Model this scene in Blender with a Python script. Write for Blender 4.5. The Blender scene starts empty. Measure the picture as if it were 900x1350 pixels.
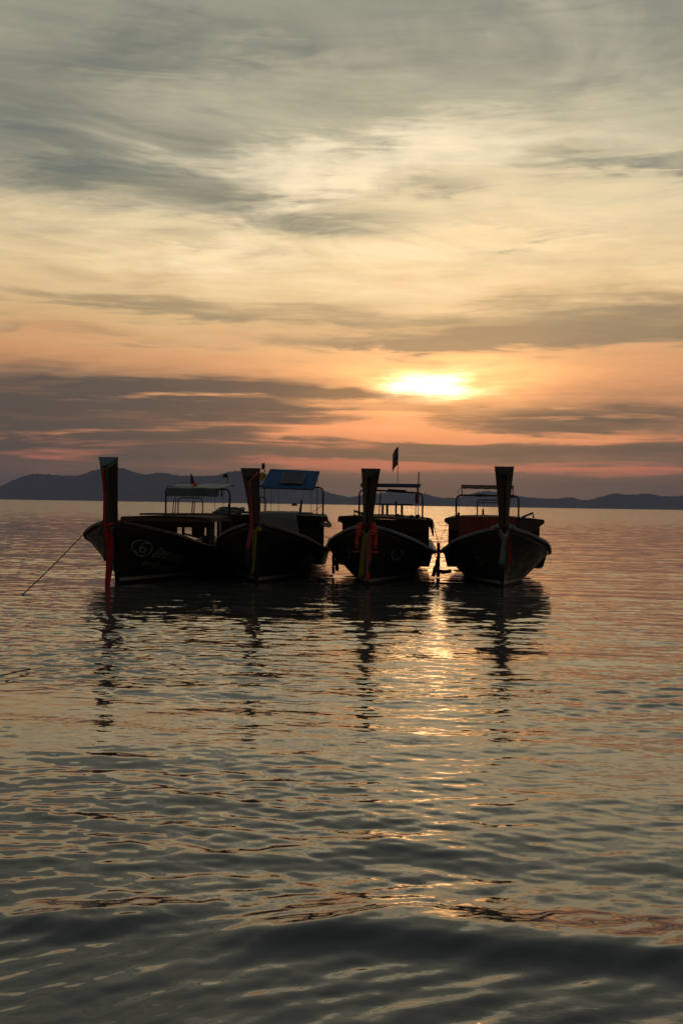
import bpy, bmesh, math, random
import numpy as np
from mathutils import Vector, Matrix

random.seed(7)
rng = np.random.default_rng(11)
scene = bpy.context.scene
COL = scene.collection
R = math.radians

# ------------------------------------------------------------------ camera
cd = bpy.data.cameras.new('camera')
cam = bpy.data.objects.new('camera', cd)
COL.objects.link(cam)
cd.sensor_fit = 'VERTICAL'
cd.sensor_height = 36.0
cd.lens = 40.0
cd.clip_start = 0.05
cd.clip_end = 120000.0
cam.matrix_world = (Matrix.Translation((0, 0, 1.65)) @ Matrix.Rotation(R(90 - 0.38), 4, 'X')
                    @ Matrix.Rotation(R(0.89), 4, 'Z'))
scene.camera = cam

# ------------------------------------------------------------------ exposure
vs = scene.view_settings
vs.view_transform = 'Standard'
vs.look = 'None'
vs.exposure = 0.0
vs.gamma = 1.0
vs.use_curve_mapping = False
scene.cycles.use_denoising = True
scene.cycles.max_bounces = 8
scene.cycles.volume_bounces = 1
scene.cycles.sample_clamp_indirect = 4.0

SUN_AZ, SUN_EL = 4.6, 6.1


def srgb(r, g, b):
    def f(c):
        c /= 255.0
        return c / 12.92 if c <= 0.04045 else ((c + 0.055) / 1.055) ** 2.4
    return (f(r), f(g), f(b), 1.0)


# ------------------------------------------------------------------ node helper
class NT:
    def __init__(self, tree):
        self.t = tree
        self.n = tree.nodes
        self.l = tree.links

    def new(self, typ, **kw):
        nd = self.n.new(typ)
        for k, v in kw.items():
            setattr(nd, k, v)
        return nd

    def put(self, sock, v):
        if hasattr(v, 'is_linked') or isinstance(v, bpy.types.NodeSocket):
            self.l.new(v, sock)
        elif v is not None:
            sock.default_value = v

    def m(self, op, a, b=None, c=None, clamp=False):
        nd = self.new('ShaderNodeMath', operation=op)
        nd.use_clamp = clamp
        self.put(nd.inputs[0], a)
        if b is not None:
            self.put(nd.inputs[1], b)
        if c is not None:
            self.put(nd.inputs[2], c)
        return nd.outputs[0]

    def vm(self, op, a, b=None, scale=None):
        nd = self.new('ShaderNodeVectorMath', operation=op)
        self.put(nd.inputs[0], a)
        if b is not None:
            self.put(nd.inputs[1], b)
        if scale is not None:
            self.put(nd.inputs['Scale'], scale)
        return nd.outputs['Value'] if op in ('DOT_PRODUCT', 'LENGTH') else nd.outputs[0]

    def xyz(self, x, y, z):
        nd = self.new('ShaderNodeCombineXYZ')
        for i, v in enumerate((x, y, z)):
            self.put(nd.inputs[i], v)
        return nd.outputs[0]

    def sep(self, v):
        nd = self.new('ShaderNodeSeparateXYZ')
        self.put(nd.inputs[0], v)
        return nd.outputs

    def noise(self, vec, scale, detail=4, rough=0.55, dist=0.0, color=False):
        nd = self.new('ShaderNodeTexNoise')
        self.put(nd.inputs['Vector'], vec)
        nd.inputs['Scale'].default_value = scale
        nd.inputs['Detail'].default_value = detail
        nd.inputs['Roughness'].default_value = rough
        nd.inputs['Distortion'].default_value = dist
        return nd.outputs['Color'] if color else nd.outputs[0]

    def mapr(self, v, a, b, c=0.0, d=1.0, smooth=True):
        nd = self.new('ShaderNodeMapRange')
        nd.interpolation_type = 'SMOOTHSTEP' if smooth else 'LINEAR'
        self.put(nd.inputs[0], v)
        for i, x in enumerate((a, b, c, d)):
            nd.inputs[i + 1].default_value = x
        return nd.outputs[0]

    def ramp(self, v, stops):
        nd = self.new('ShaderNodeValToRGB')
        cr = nd.color_ramp
        while len(cr.elements) < len(stops):
            cr.elements.new(0.5)
        for e, (p, c) in zip(cr.elements, stops):
            e.position = p
            e.color = c
        self.put(nd.inputs[0], v)
        return nd.outputs[0]

    def mix(self, fac, a, b, blend='MIX'):
        nd = self.new('ShaderNodeMix', data_type='RGBA', blend_type=blend)
        nd.clamp_factor = True
        self.put(nd.inputs[0], fac)
        self.put(nd.inputs[6], a)
        self.put(nd.inputs[7], b)
        return nd.outputs[2]


# ------------------------------------------------------------------ world: dusk sky behind drifting cloud layers
w = bpy.data.worlds.new('World')
scene.world = w
w.use_nodes = True
W = NT(w.node_tree)
W.n.clear()
wout = W.new('ShaderNodeOutputWorld')
bg = W.new('ShaderNodeBackground')
bg.inputs['Strength'].default_value = 0.1
W.l.new(bg.outputs[0], wout.inputs[0])
sky = W.new('ShaderNodeTexSky', sky_type='NISHITA')
sky.sun_disc = False
sky.sun_elevation = R(SUN_EL)
sky.sun_rotation = R(SUN_AZ)
sky.dust_density = 1.0
tc = W.new('ShaderNodeTexCoord')
dvec = W.vm('NORMALIZE', tc.outputs['Generated'])
dx, dy, dz = W.sep(dvec)
DEG = 57.29578
az = W.m('MULTIPLY', W.m('ARCTAN2', dx, dy), DEG)
el = W.m('MULTIPLY', W.m('ARCSINE', dz), DEG)
# domain warp: long soft streaks, finer near the horizon
n1 = W.noise(W.vm('MULTIPLY', dvec, (1.0, 1.0, 3.2)), 3.0, 5, 0.55)
n2 = W.noise(W.vm('MULTIPLY', W.vm('ADD', dvec, (3.1, 1.7, 0.4)), (1.0, 1.0, 4.5)), 5.0, 5, 0.6)
n3 = W.noise(W.vm('MULTIPLY', W.vm('ADD', dvec, (7.1, 0.7, 0.9)), (1.0, 1.0, 9.0)), 9.0, 6, 0.62, 0.6)
n4 = W.noise(W.vm('MULTIPLY', W.vm('ADD', dvec, (2.1, 4.7, 1.9)), (1.0, 1.0, 13.0)), 3.2, 6, 0.6, 0.4)
elc = W.m('MAXIMUM', el, 0.0)
wamp = W.m('MINIMUM', W.m('MULTIPLY_ADD', elc, 0.30, 0.8), 9.0)
ew = W.m('ADD', el, W.m('MULTIPLY', W.m('SUBTRACT', n1, 0.5), W.m('MULTIPLY', wamp, 1.3)))
ew = W.m('ADD', ew, W.m('MULTIPLY', W.m('SUBTRACT', n3, 0.5), W.m('MULTIPLY', wamp, 0.75)))
aw = W.m('ADD', az, W.m('MULTIPLY', W.m('SUBTRACT', n2, 0.5), 16.0))


def blob(a0, e0, sa, se, slope=0.0, warp=True, amp=1.0):
    A = W.m('SUBTRACT', aw if warp else az, a0)
    E = W.m('SUBTRACT', ew if warp else el, e0)
    if slope:
        E = W.m('SUBTRACT', E, W.m('MULTIPLY', A, slope))
    q = W.m('ADD', W.m('POWER', W.m('ABSOLUTE', W.m('DIVIDE', A, sa)), 2.0),
            W.m('POWER', W.m('ABSOLUTE', W.m('DIVIDE', E, se)), 2.0))
    g = W.m('EXPONENT', W.m('MULTIPLY', q, -1.0))
    return W.m('MULTIPLY', g, amp) if amp != 1.0 else g


def total(items):
    s = items[0]
    for i in items[1:]:
        s = W.m('ADD', s, i)
    return s


en = W.m('DIVIDE', W.m('MAXIMUM', ew, 0.0), 90.0)
base = W.ramp(en, [(0.0, srgb(92, 75, 71)), (1.6 / 90, srgb(104, 80, 73)), (3.4 / 90, srgb(130, 95, 79)),
                   (5.2 / 90, srgb(196, 134, 94)), (6.8 / 90, srgb(216, 154, 104)), (9.0 / 90, srgb(214, 174, 122)),
                   (11.5 / 90, srgb(226, 198, 150)), (14.5 / 90, srgb(214, 196, 158)), (18.0 / 90, srgb(186, 178, 150)),
                   (22.0 / 90, srgb(150, 149, 131)), (27.0 / 90, srgb(138, 138, 124)), (42.0 / 90, srgb(110, 114, 116)),
                   (1.0, srgb(88, 95, 104))])
dark = W.ramp(en, [(0.0, srgb(84, 72, 69)), (3.0 / 90, srgb(72, 62, 60)), (6.0 / 90, srgb(82, 71, 66)),
                   (8.0 / 90, srgb(140, 118, 92)), (10.0 / 90, srgb(152, 132, 100)), (12.5 / 90, srgb(140, 134, 112)), (16.0 / 90, srgb(112, 116, 106)),
                   (24.0 / 90, srgb(114, 117, 109)), (42.0 / 90, srgb(92, 98, 102)), (1.0, srgb(74, 81, 92))])
bright = W.ramp(en, [(0.0, srgb(160, 96, 84)), (2.2 / 90, srgb(206, 112, 88)), (3.6 / 90, srgb(240, 150, 100)),
                     (5.5 / 90, srgb(250, 180, 116)), (8.0 / 90, srgb(246, 206, 146)), (11.0 / 90, srgb(246, 220, 174)), (16.0 / 90, srgb(240, 222, 186)), (19.5 / 90, srgb(206, 196, 166)),
                     (26.0 / 90, srgb(172, 168, 148)), (1.0, srgb(120, 120, 116))])
# wisps on a flat cloud sheet seen in perspective
inv = W.m('DIVIDE', 1.0, W.m('ADD', W.m('MAXIMUM', dz, 0.0), 0.10))
cp = W.xyz(W.m('MULTIPLY', dx, inv), W.m('MULTIPLY', dy, inv), 0.3)
rot = W.new('ShaderNodeVectorRotate', rotation_type='Z_AXIS')
W.put(rot.inputs['Vector'], cp)
rot.inputs['Angle'].default_value = R(-24)
wisp = W.noise(W.vm('MULTIPLY', rot.outputs[0], (1.0, 1.35, 1.0)), 2.0, 10, 0.60, 1.5)
wisp2 = W.noise(W.vm('MULTIPLY', cp, (0.6, 1.9, 1.0)), 3.6, 9, 0.62, 0.8)
hi = W.mapr(el, 6.0, 13.0)
dk_hi = total([blob(-15.0, 16.6, 11.0, 3.0, -0.03, amp=1.0), blob(-12.0, 20.5, 12.0, 4.0, amp=0.15), blob(-4.5, 14.5, 5.5, 0.9, -0.12, amp=0.8),
               blob(14.5, 15.9, 6.0, 0.7, 0.03, amp=0.95), blob(4.0, 14.6, 5.5, 0.4, amp=0.4),
               blob(-9.0, 21.0, 7.5, 1.0, 0.06, amp=0.6), blob(14.0, 20.0, 7.0, 1.4, 0.05, amp=0.35), blob(-16.0, 25.0, 9.0, 1.6, 0.05, amp=0.5)])
dk_mid = total([blob(13.0, 8.6, 12.0, 1.2, -0.02, amp=1.0), blob(-3.0, 9.6, 10.0, 0.6, amp=0.55), blob(3.0, 8.5, 6.0, 0.45, amp=0.7),
                blob(-12.0, 10.0, 9.0, 0.5, amp=0.5), blob(-13.0, 8.0, 8.0, 0.5, amp=0.5), blob(9.0, 12.7, 9.0, 0.35, amp=0.35), blob(-9.0, 12.6, 8.0, 0.3, amp=0.35)])
dk_low = total([blob(-17.0, 4.5, 14.0, 2.2, 0.0, amp=1.3), blob(-3.0, 4.3, 4.5, 1.3, 0.0, amp=0.75),
                blob(0.5, 5.3, 4.2, 0.36, amp=0.9), blob(-7.0, 5.6, 6.0, 0.6, amp=0.6),
                blob(12.5, 4.3, 9.5, 0.80, 0.0, amp=1.2), blob(7.5, 2.75, 14.0, 0.45, amp=1.1),
                blob(-8.0, 2.5, 12.0, 0.7, amp=0.9), blob(0.0, 0.2, 60.0, 1.1, amp=0.7)])
jit = W.m('ADD', W.m('MULTIPLY', W.m('SUBTRACT', n3, 0.5), 0.9), W.m('MULTIPLY', W.m('SUBTRACT', wisp2, 0.5), 0.8))
jh = W.m('ADD', W.m('MULTIPLY', W.m('SUBTRACT', wisp, 0.5), 1.5), W.m('MULTIPLY', W.m('SUBTRACT', n3, 0.5), 0.35))
dkl = W.mapr(W.m('ADD', dk_low, W.m('MULTIPLY', jit, 1.4)), 0.02, 1.25)
dkm = W.mapr(W.m('ADD', dk_mid, jit), 0.15, 1.0)
dkh = W.m('MULTIPLY', W.mapr(W.m('ADD', dk_hi, jh), 0.0, 1.30), 0.92)
thin = W.m('MULTIPLY', W.mapr(n4, 0.46, 0.68), 0.22)
dk = W.m('MINIMUM', W.m('ADD', W.m('MAXIMUM', W.m('MAXIMUM', dkl, dkm), dkh), thin), 1.0)
br_hi = total([blob(-6.0, 17.3, 5.0, 1.1, -0.12, amp=0.7), blob(0.5, 15.6, 6.0, 1.3, 0.05, amp=1.0), blob(9.0, 22.5, 8.0, 2.4, 0.0, amp=0.5),
               blob(-4.0, 12.0, 16.0, 1.3, amp=0.55), blob(7.0, 17.2, 7.0, 1.1, 0.06, amp=0.75), blob(-8.0, 7.6, 9.0, 0.6, amp=0.4)])
br_low = total([blob(3.0, 3.8, 4.2, 0.6, amp=1.35), blob(0.8, 2.0, 5.5, 0.30, -0.012, amp=1.05),
                blob(-15.0, 2.5, 4.0, 0.36, amp=0.62), blob(10.5, 3.45, 8.5, 0.32, amp=1.1), blob(12.0, 1.75, 9.0, 0.30, amp=0.8),
                blob(-1.0, 4.7, 4.5, 0.28, amp=0.7), blob(12.0, 6.4, 9.0, 0.6, amp=0.6), blob(-10.0, 3.6, 7.0, 0.22, amp=0.45),
                blob(-8.0, 5.0, 5.0, 0.18, amp=0.4)])
brh = W.m('MULTIPLY', W.mapr(W.m('ADD', br_hi, W.m('MULTIPLY', W.m('SUBTRACT', wisp, 0.5), -1.6)), 0.14, 1.10), hi)
n5 = W.noise(W.vm('MULTIPLY', W.vm('ADD', dvec, (1.3, 6.1, 2.2)), (1.0, 1.0, 15.0)), 4.2, 7, 0.62, 0.5)
sunside = W.m('EXPONENT', W.m('MULTIPLY', W.m('POWER', W.m('DIVIDE', W.m('SUBTRACT', az, 3.0), 17.0), 2.0), -1.0))
br_low = W.m('ADD', br_low, W.m('MULTIPLY', W.mapr(n5, 0.50, 0.66), W.m('MULTIPLY_ADD', sunside, 0.36, 0.26)))
brl = W.m('MULTIPLY', W.mapr(W.m('ADD', br_low, W.m('MULTIPLY', jit, 0.8)), 0.18, 1.05), W.mapr(el, 7.0, 5.0))
cloud = W.mix(dk, base, dark)
cloud = W.mix(W.m('MINIMUM', W.m('MAXIMUM', brh, brl), 1.0), cloud, bright)
# fine fibres
cloud = W.vm('SCALE', cloud, scale=W.m('ADD', W.m('MULTIPLY', W.m('SUBTRACT', wisp2, 0.5), 0.35), W.m('ADD', 1.0, W.m('MULTIPLY', W.m('MULTIPLY', W.m('SUBTRACT', wisp, 0.5), -0.30), hi))))
# the sun's disc is veiled: its glow through the cloud
core = blob(SUN_AZ - 0.6, SUN_EL, 1.9, 0.66)
core2 = blob(SUN_AZ - 0.6, SUN_EL, 6.0, 1.9)
wide = blob(SUN_AZ, SUN_EL + 0.4, 9.0, 2.6, warp=False)
veil = W.m('SUBTRACT', 1.0, W.m('MULTIPLY', dk, 0.64))


def glow(c, g):
    return W.vm('SCALE', c, scale=g)


gl = W.vm('ADD', glow((4.6, 3.3, 1.7), core), glow((0.85, 0.37, 0.085), core2))
gl = W.vm('ADD', gl, glow((0.24, 0.085, 0.022), wide))
gl = W.vm('ADD', gl, glow((0.22, 0.155, 0.085), blob(6.0, 11.8, 13.0, 3.6)))
gl = W.vm('ADD', gl, glow((0.44, 0.12, 0.042), W.m('MULTIPLY', blob(3.0, 3.3, 7.0, 1.5), W.mapr(n5, 0.38, 0.62, 0.3, 1.2))))
gl = W.vm('SCALE', gl, scale=veil)
cloud = W.vm('ADD', cloud, gl)
# the sky grows darker away from the sunset
sv = (math.sin(R(SUN_AZ)) * math.cos(R(SUN_EL)), math.cos(R(SUN_AZ)) * math.cos(R(SUN_EL)), math.sin(R(SUN_EL)))
cosang = W.vm('DOT_PRODUCT', dvec, sv)
fall = W.mapr(cosang, -0.6, 0.97, 0.30, 1.0, smooth=False)
cloud = W.vm('SCALE', cloud, scale=W.m('MULTIPLY', fall, 11.2))
final = W.mix(0.97, sky.outputs[0], cloud)
W.l.new(final, bg.inputs['Color'])

# ------------------------------------------------------------------ sun, veiled by cloud
sd = bpy.data.lights.new('sun', 'SUN')
sd.energy = 0.010
sd.angle = R(6)
sd.color = (1.0, 0.52, 0.20)
sun = bpy.data.objects.new('sun', sd)
COL.objects.link(sun)
sun.location = (40, 500, 55)
sun.rotation_euler = (-Vector(sv)).to_track_quat('-Z', 'Y').to_euler()


# ------------------------------------------------------------------ materials
MATS = {}


def mat(name, col, rough=0.6, var=0.25, scale=6.0, metal=0.0, bump=0.0, spec=0.5, trans=0.0, stretch=(1, 1, 1)):
    if name in MATS:
        return MATS[name]
    m = bpy.data.materials.new(name)
    m.use_nodes = True
    T = NT(m.node_tree)
    p = T.n['Principled BSDF']
    tcn = T.new('ShaderNodeTexCoord')
    v = T.vm('MULTIPLY', tcn.outputs['Object'], stretch)
    n = T.noise(v, scale, 5, 0.6)
    f = T.mapr(n, 0.3, 0.7, 1 - var, 1 + var, smooth=False)
    c = T.vm('SCALE', tuple(col[:3]), scale=f)
    T.l.new(c, p.inputs['Base Color'])
    p.inputs['Roughness'].default_value = rough
    p.inputs['Metallic'].default_value = metal
    p.inputs['Specular IOR Level'].default_value = spec
    if bump:
        b = T.new('ShaderNodeBump')
        b.inputs['Strength'].default_value = 0.6
        b.inputs['Distance'].default_value = bump
        T.l.new(T.noise(v, scale * 2.5, 5, 0.6), b.inputs['Height'])
        T.l.new(b.outputs[0], p.inputs['Normal'])
    if trans:
        tr = T.new('ShaderNodeBsdfTranslucent')
        T.l.new(c, tr.inputs['Color'])
        mx = T.new('ShaderNodeMixShader')
        mx.inputs[0].default_value = trans
        T.l.new(p.outputs[0], mx.inputs[1])
        T.l.new(tr.outputs[0], mx.inputs[2])
        T.l.new(mx.outputs[0], T.n['Material Output'].inputs[0])
    MATS[name] = m
    return m


def hull_mat(name, col, stripe):
    """painted timber with a pale boot stripe and a scuffed, fouled bottom"""
    m = bpy.data.materials.new(name)
    m.use_nodes = True
    T = NT(m.node_tree)
    p = T.n['Principled BSDF']
    tcn = T.new('ShaderNodeTexCoord')
    ob = tcn.outputs['Object']
    x, y, z = T.sep(ob)
    n = T.noise(T.vm('MULTIPLY', ob, (1, 0.6, 3.0)), 4.0, 6, 0.62)
    streak = T.noise(T.vm('MULTIPLY', ob, (6, 5, 0.5)), 3.0, 4, 0.6)
    c = T.vm('SCALE', tuple(col[:3]), scale=T.mapr(n, 0.3, 0.7, 0.25, 0.85, smooth=False))
    zz = T.m('ADD', z, T.m('MULTIPLY', T.m('SUBTRACT', n, 0.5), 0.05))
    low = T.mapr(T.m('ADD', zz, T.m('MULTIPLY', T.m('SUBTRACT', streak, 0.5), 0.55)), 0.46, 0.20)
    low = T.m('MULTIPLY', low, T.mapr(y, 1.6, 3.2))
    c = T.mix(T.m('MULTIPLY', low, 0.6), c, (0.085, 0.076, 0.060, 1))
    st = T.m('MULTIPLY', T.mapr(zz, 0.055, 0.07), T.mapr(zz, 0.135, 0.12))
    c = T.mix(T.m('MULTIPLY', st, T.mapr(n, 0.3, 0.5, 0.5, 1.0)), c, stripe)
    T.l.new(c, p.inputs['Base Color'])
    T.l.new(T.mapr(n, 0.3, 0.7, 0.45, 0.7), p.inputs['Roughness'])
    b = T.new('ShaderNodeBump')
    b.inputs['Strength'].default_value = 0.5
    b.inputs['Distance'].default_value = 0.01
    T.l.new(n, b.inputs['Height'])
    T.l.new(b.outputs[0], p.inputs['Normal'])
    return m


WOOD = mat('dark_wood', (0.020, 0.013, 0.010), 0.8, 0.4, 5, bump=0.004, spec=0.2, stretch=(3, 1, 3))
PROW = mat('prow_wood', (0.022, 0.013, 0.010), 0.7, 0.4, 4, bump=0.003, spec=0.25, stretch=(4, 4, 0.7))
BROWN = mat('brown_wood', (0.042, 0.023, 0.015), 0.55, 0.35, 5, bump=0.003)
PIPE = mat('pipe_steel', (0.035, 0.032, 0.030), 0.4, 0.3, 9, metal=0.3)
ROPE = mat('rope_fibre', (0.05, 0.042, 0.032), 0.9, 0.3, 60)
BLACK = mat('black_rubber', (0.012, 0.012, 0.012), 0.7, 0.3, 20)
CURTAIN = mat('dark_canvas', (0.014, 0.012, 0.011), 0.85, 0.3, 7, bump=0.006)

# ------------------------------------------------------------------ mesh helpers


class MB:
    def __init__(self):
        self.v = []
        self.f = []

    def add(self, vs_, fs_):
        o = len(self.v)
        self.v += [tuple(p) for p in vs_]
        self.f += [tuple(i + o for i in f) for f in fs_]
        return self

    def box(self, x0, x1, y0, y1, z0, z1):
        v = [(x, y, z) for z in (z0, z1) for y in (y0, y1) for x in (x0, x1)]
        return self.add(v, [(0, 2, 3, 1), (4, 5, 7, 6), (0, 1, 5, 4), (2, 6, 7, 3), (0, 4, 6, 2), (1, 3, 7, 5)])

    def loft(self, rings, caps=True, closed=True):
        n = len(rings[0])
        vs_ = [p for r in rings for p in r]
        fs_ = []
        for i in range(len(rings) - 1):
            for j in range(n if closed else n - 1):
                k = (j + 1) % n
                fs_.append((i * n + j, i * n + k, (i + 1) * n + k, (i + 1) * n + j))
        if caps:
            fs_.append(tuple(range(n - 1, -1, -1)))
            fs_.append(tuple((len(rings) - 1) * n + j for j in range(n)))
        return self.add(vs_, fs_)

    def tube(self, pts, r, seg=8):
        pts = [Vector(p) for p in pts]
        rings = []
        up = Vector((0.13, 0.21, 0.97)).normalized()
        for i, p in enumerate(pts):
            t = (pts[min(i + 1, len(pts) - 1)] - pts[max(i - 1, 0)]).normalized()
            a = t.cross(up)
            if a.length < 0.15:
                a = t.cross(Vector((0.98, 0.1, 0.1)))
            a.normalize()
            b = t.cross(a).normalized()
            rr = r[i] if isinstance(r, (list, tuple)) else r
            rings.append([p + a * math.cos(2 * math.pi * k / seg) * rr + b * math.sin(2 * math.pi * k / seg) * rr
                          for k in range(seg)])
        return self.loft(rings)

    def build(self, name, material, parent=None, smooth=False):
        me = bpy.data.meshes.new(name)
        me.from_pydata(self.v, [], self.f)
        bm = bmesh.new()
        bm.from_mesh(me)
        bmesh.ops.recalc_face_normals(bm, faces=bm.faces)
        bm.to_mesh(me)
        bm.free()
        me.materials.append(material)
        if smooth:
            for p in me.polygons:
                p.use_smooth = True
        o = bpy.data.objects.new(name, me)
        COL.objects.link(o)
        if parent:
            o.parent = parent
        return o


def tag(o, label=None, cat=None, group=None, kind=None):
    for k, v in (('label', label), ('category', cat), ('group', group), ('kind', kind)):
        if v:
            o[k] = v
    return o


def empty(name, loc=(0, 0, 0), rz=0.0):
    o = bpy.data.objects.new(name, None)
    o.empty_display_size = 0.3
    COL.objects.link(o)
    o.location = loc
    o.rotation_euler = (0, 0, rz)
    return o


def ss(x, a, b):
    t = np.clip((np.asarray(x, float) - a) / (b - a), 0, 1)
    return t * t * (3 - 2 * t)


def interp(x, xs, ys):
    """smooth (pchip-like) interpolation"""
    return float(_cat(x, xs, ys))


def _cat(x, xs, ys):
    xs = list(xs)
    if x <= xs[0]:
        return ys[0]
    if x >= xs[-1]:
        return ys[-1]
    i = max(k for k in range(len(xs) - 1) if xs[k] <= x)
    h = xs[i + 1] - xs[i]
    t = (x - xs[i]) / h

    def sl(k):
        if k == 0:
            return (ys[1] - ys[0]) / (xs[1] - xs[0])
        if k == len(xs) - 1:
            return (ys[-1] - ys[-2]) / (xs[-1] - xs[-2])
        return (ys[k + 1] - ys[k - 1]) / (xs[k + 1] - xs[k - 1])
    m0, m1 = sl(i) * h, sl(i + 1) * h
    return ((2 * t**3 - 3 * t**2 + 1) * ys[i] + (t**3 - 2 * t**2 + t) * m0
            + (-2 * t**3 + 3 * t**2) * ys[i + 1] + (t**3 - t**2) * m1)


# ------------------------------------------------------------------ water: one sheet to the horizon, waves as geometry
def make_water():
    rows = [-15000, -6000, -2500, -1000, -400, -150, -60, -25, -10, -4, -1, 0.5, 1.3, 1.9]
    d = 2.3
    while d < 260:
        rows.append(d)
        d += max(0.014, 0.0031 * d)
    while d < 45000:
        rows.append(d)
        d *= 1.04
    rows.append(60000.0)
    yr = np.array(rows)
    n_in = 430
    s_in = np.linspace(-1, 1, n_in)
    ext = np.array([1.03, 1.08, 1.16, 1.3, 1.55, 2.0, 3.0, 6.0, 15.0, 50.0])
    s = np.concatenate([-ext[::-1], s_in, ext])
    wd = 0.37 * np.maximum(yr, 0) + 1.3
    wd = np.where(yr < 0, 1.3 - 0.5 * yr, wd)
    X = wd[:, None] * s[None, :]
    # far out on either side the sheet still reaches kilometres away
    X[:, 0] = np.minimum(X[:, 0], -40000 - np.abs(yr))
    X[:, -1] = np.maximum(X[:, -1], 40000 + np.abs(yr))
    Y = np.repeat(yr[:, None], len(s), 1)
    spx = np.gradient(X, axis=1)
    spy = np.abs(np.gradient(Y, axis=0))
    Z = np.zeros_like(X)
    N = 120
    lam = np.exp(np.linspace(math.log(0.075), math.log(3.6), N)) * np.exp(rng.normal(0, 0.03, N))
    ang = rng.normal(R(5), R(35), N)
    ang = np.where(lam > 1.0, R(-4) + (ang - R(5)) * 0.7, ang)
    sl = np.interp(np.log(lam), np.log([0.075, 0.15, 0.3, 0.6, 1.2, 2.2, 3.6]), [1.15, 1.4, 1.15, 0.75, 0.38, 0.23, 0.15])
    sl *= 0.092 / math.sqrt((sl**2).sum() / 2)
    # slicks and ruffled patches
    pm = (np.sin(0.55 * Y + 0.35 * X + 1.0) + np.sin(0.83 * Y - 0.6 * X + 2.2) + np.sin(0.31 * Y + 0.9 * X)
          + np.sin(1.3 * Y + 0.2 * X + 0.5))
    pm = 0.78 + 0.16 * pm
    for k in range(N):
        kk = 2 * math.pi / lam[k]
        kx, ky = kk * math.sin(ang[k]), kk * math.cos(ang[k])
        ph = rng.uniform(0, 2 * math.pi)
        need = np.maximum(spy * abs(math.cos(ang[k])), spx * abs(math.sin(ang[k])))
        fade = 1 - ss(need / lam[k], 0.22, 0.42)
        a = sl[k] / kk * fade
        if lam[k] > 0.9:
            a = a * (0.55 + 0.45 * ss(Y, 5.0, 14.0))
        if lam[k] < 0.8:
            a = a * np.clip(1.8 * pm - 0.75, 0.2, 1.7)
        Z += a * np.cos(kx * X + ky * Y + ph)
    near = 1 - ss(Y, 4.5, 9.0)
    Z *= (1 - 0.25 * near)
    # the small shore wave about to break, and oblique ripples running into it

    def ridge(y0, slope, curve, amp, wf, wb, x0, x1, soft):
        yc = y0 + slope * X + curve * X * X + 0.035 * np.sin(3.1 * X + 0.6) + 0.02 * np.sin(7.3 * X)
        s_ = Y - yc
        prof = np.where(s_ < 0, np.exp(-(s_ / wf)**2), np.exp(-(s_ / wb)**2))
        return amp * prof * ss(X, x0 - soft, x0 + soft) * (1 - ss(X, x1 - soft, x1 + soft))
    calm = 1 - 0.30 * (1 - ss(Y, 4.3, 5.0))
    Z *= calm
    Z += ridge(4.30, -0.13, 0.02, 0.050, 0.13, 0.38, -0.1, 9, 0.5)
    Z += ridge(4.34, -0.10, 0.00, 0.030, 0.13, 0.36, -9, 0.2, 0.5) * (0.75 + 0.35 * np.sin(9.0 * (Y - 0.62 * X)))
    Z += ridge(5.35, 0.16, 0.0, 0.016, 0.12, 0.22, -2.4, 0.6, 0.4)
    shore = 1 - ss(Y, 4.2, 5.6)
    for k in range(16):
        l_ = rng.uniform(0.07, 0.30)
        an = rng.normal(R(-33), R(9))
        kk = 2 * math.pi / l_
        Z += shore * 0.030 / kk * np.cos(kk * (math.sin(an) * X + math.cos(an) * Y) + rng.uniform(0, 6.3)) * (0.6 + 0.4 * np.sin(2.3 * X + 3.1 * Y + k))
    nr, nc = X.shape
    co = np.stack([X, Y, Z], -1).reshape(-1, 3).astype(np.float32)
    idx = np.arange(nr * nc).reshape(nr, nc)
    q = np.stack([idx[:-1, :-1], idx[:-1, 1:], idx[1:, 1:], idx[1:, :-1]], -1).reshape(-1, 4).astype(np.int32)
    me = bpy.data.meshes.new('water')
    me.vertices.add(len(co))
    me.vertices.foreach_set('co', co.ravel())
    me.loops.add(q.size)
    me.loops.foreach_set('vertex_index', q.ravel())
    me.polygons.add(len(q))
    me.polygons.foreach_set('loop_start', np.arange(0, q.size, 4, dtype=np.int32))
    me.polygons.foreach_set('use_smooth', np.ones(len(q), bool))
    me.update(calc_edges=True)
    me.validate()
    o = bpy.data.objects.new('water', me)
    COL.objects.link(o)
    m = bpy.data.materials.new('sea_water')
    m.use_nodes = True
    T = NT(m.node_tree)
    p = T.n['Principled BSDF']
    geo = T.new('ShaderNodeNewGeometry')
    P = geo.outputs['Position']
    x, y, z = T.sep(P)
    dist = T.vm('LENGTH', P)
    # fine ripples: tilt of the facet normal, x stretched because crests run along the shore
    Pf = T.vm('MULTIPLY', P, (0.45, 1.0, 1.0))
    fine = T.vm('SUBTRACT', T.noise(Pf, 8.0, 4, 0.6, 0.4, color=True), (0.5, 0.5, 0.5))
    mid = T.vm('SUBTRACT', T.noise(Pf, 1.9, 4, 0.6, color=True), (0.5, 0.5, 0.5))
    ruf = T.mapr(T.noise(Pf, 0.35, 3, 0.5), 0.38, 0.62, 0.25, 1.0)
    kf = T.m('MULTIPLY', ruf, T.mapr(dist, 4.0, 16.0, 0.22, 0.25))
    km = T.mapr(dist, 25.0, 140.0, 0.03, 0.62)
    tilt = T.vm('ADD', T.vm('SCALE', fine, scale=kf), T.vm('SCALE', mid, scale=km))
    cap = T.vm('SUBTRACT', T.noise(T.vm('MULTIPLY', P, (0.5, 1.3, 1.0)), 26.0, 3, 0.6, 0.8, color=True), (0.5, 0.5, 0.5))
    gust = T.mapr(T.noise(Pf, 0.8, 4, 0.6), 0.44, 0.64, 0.04, 0.20)
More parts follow.
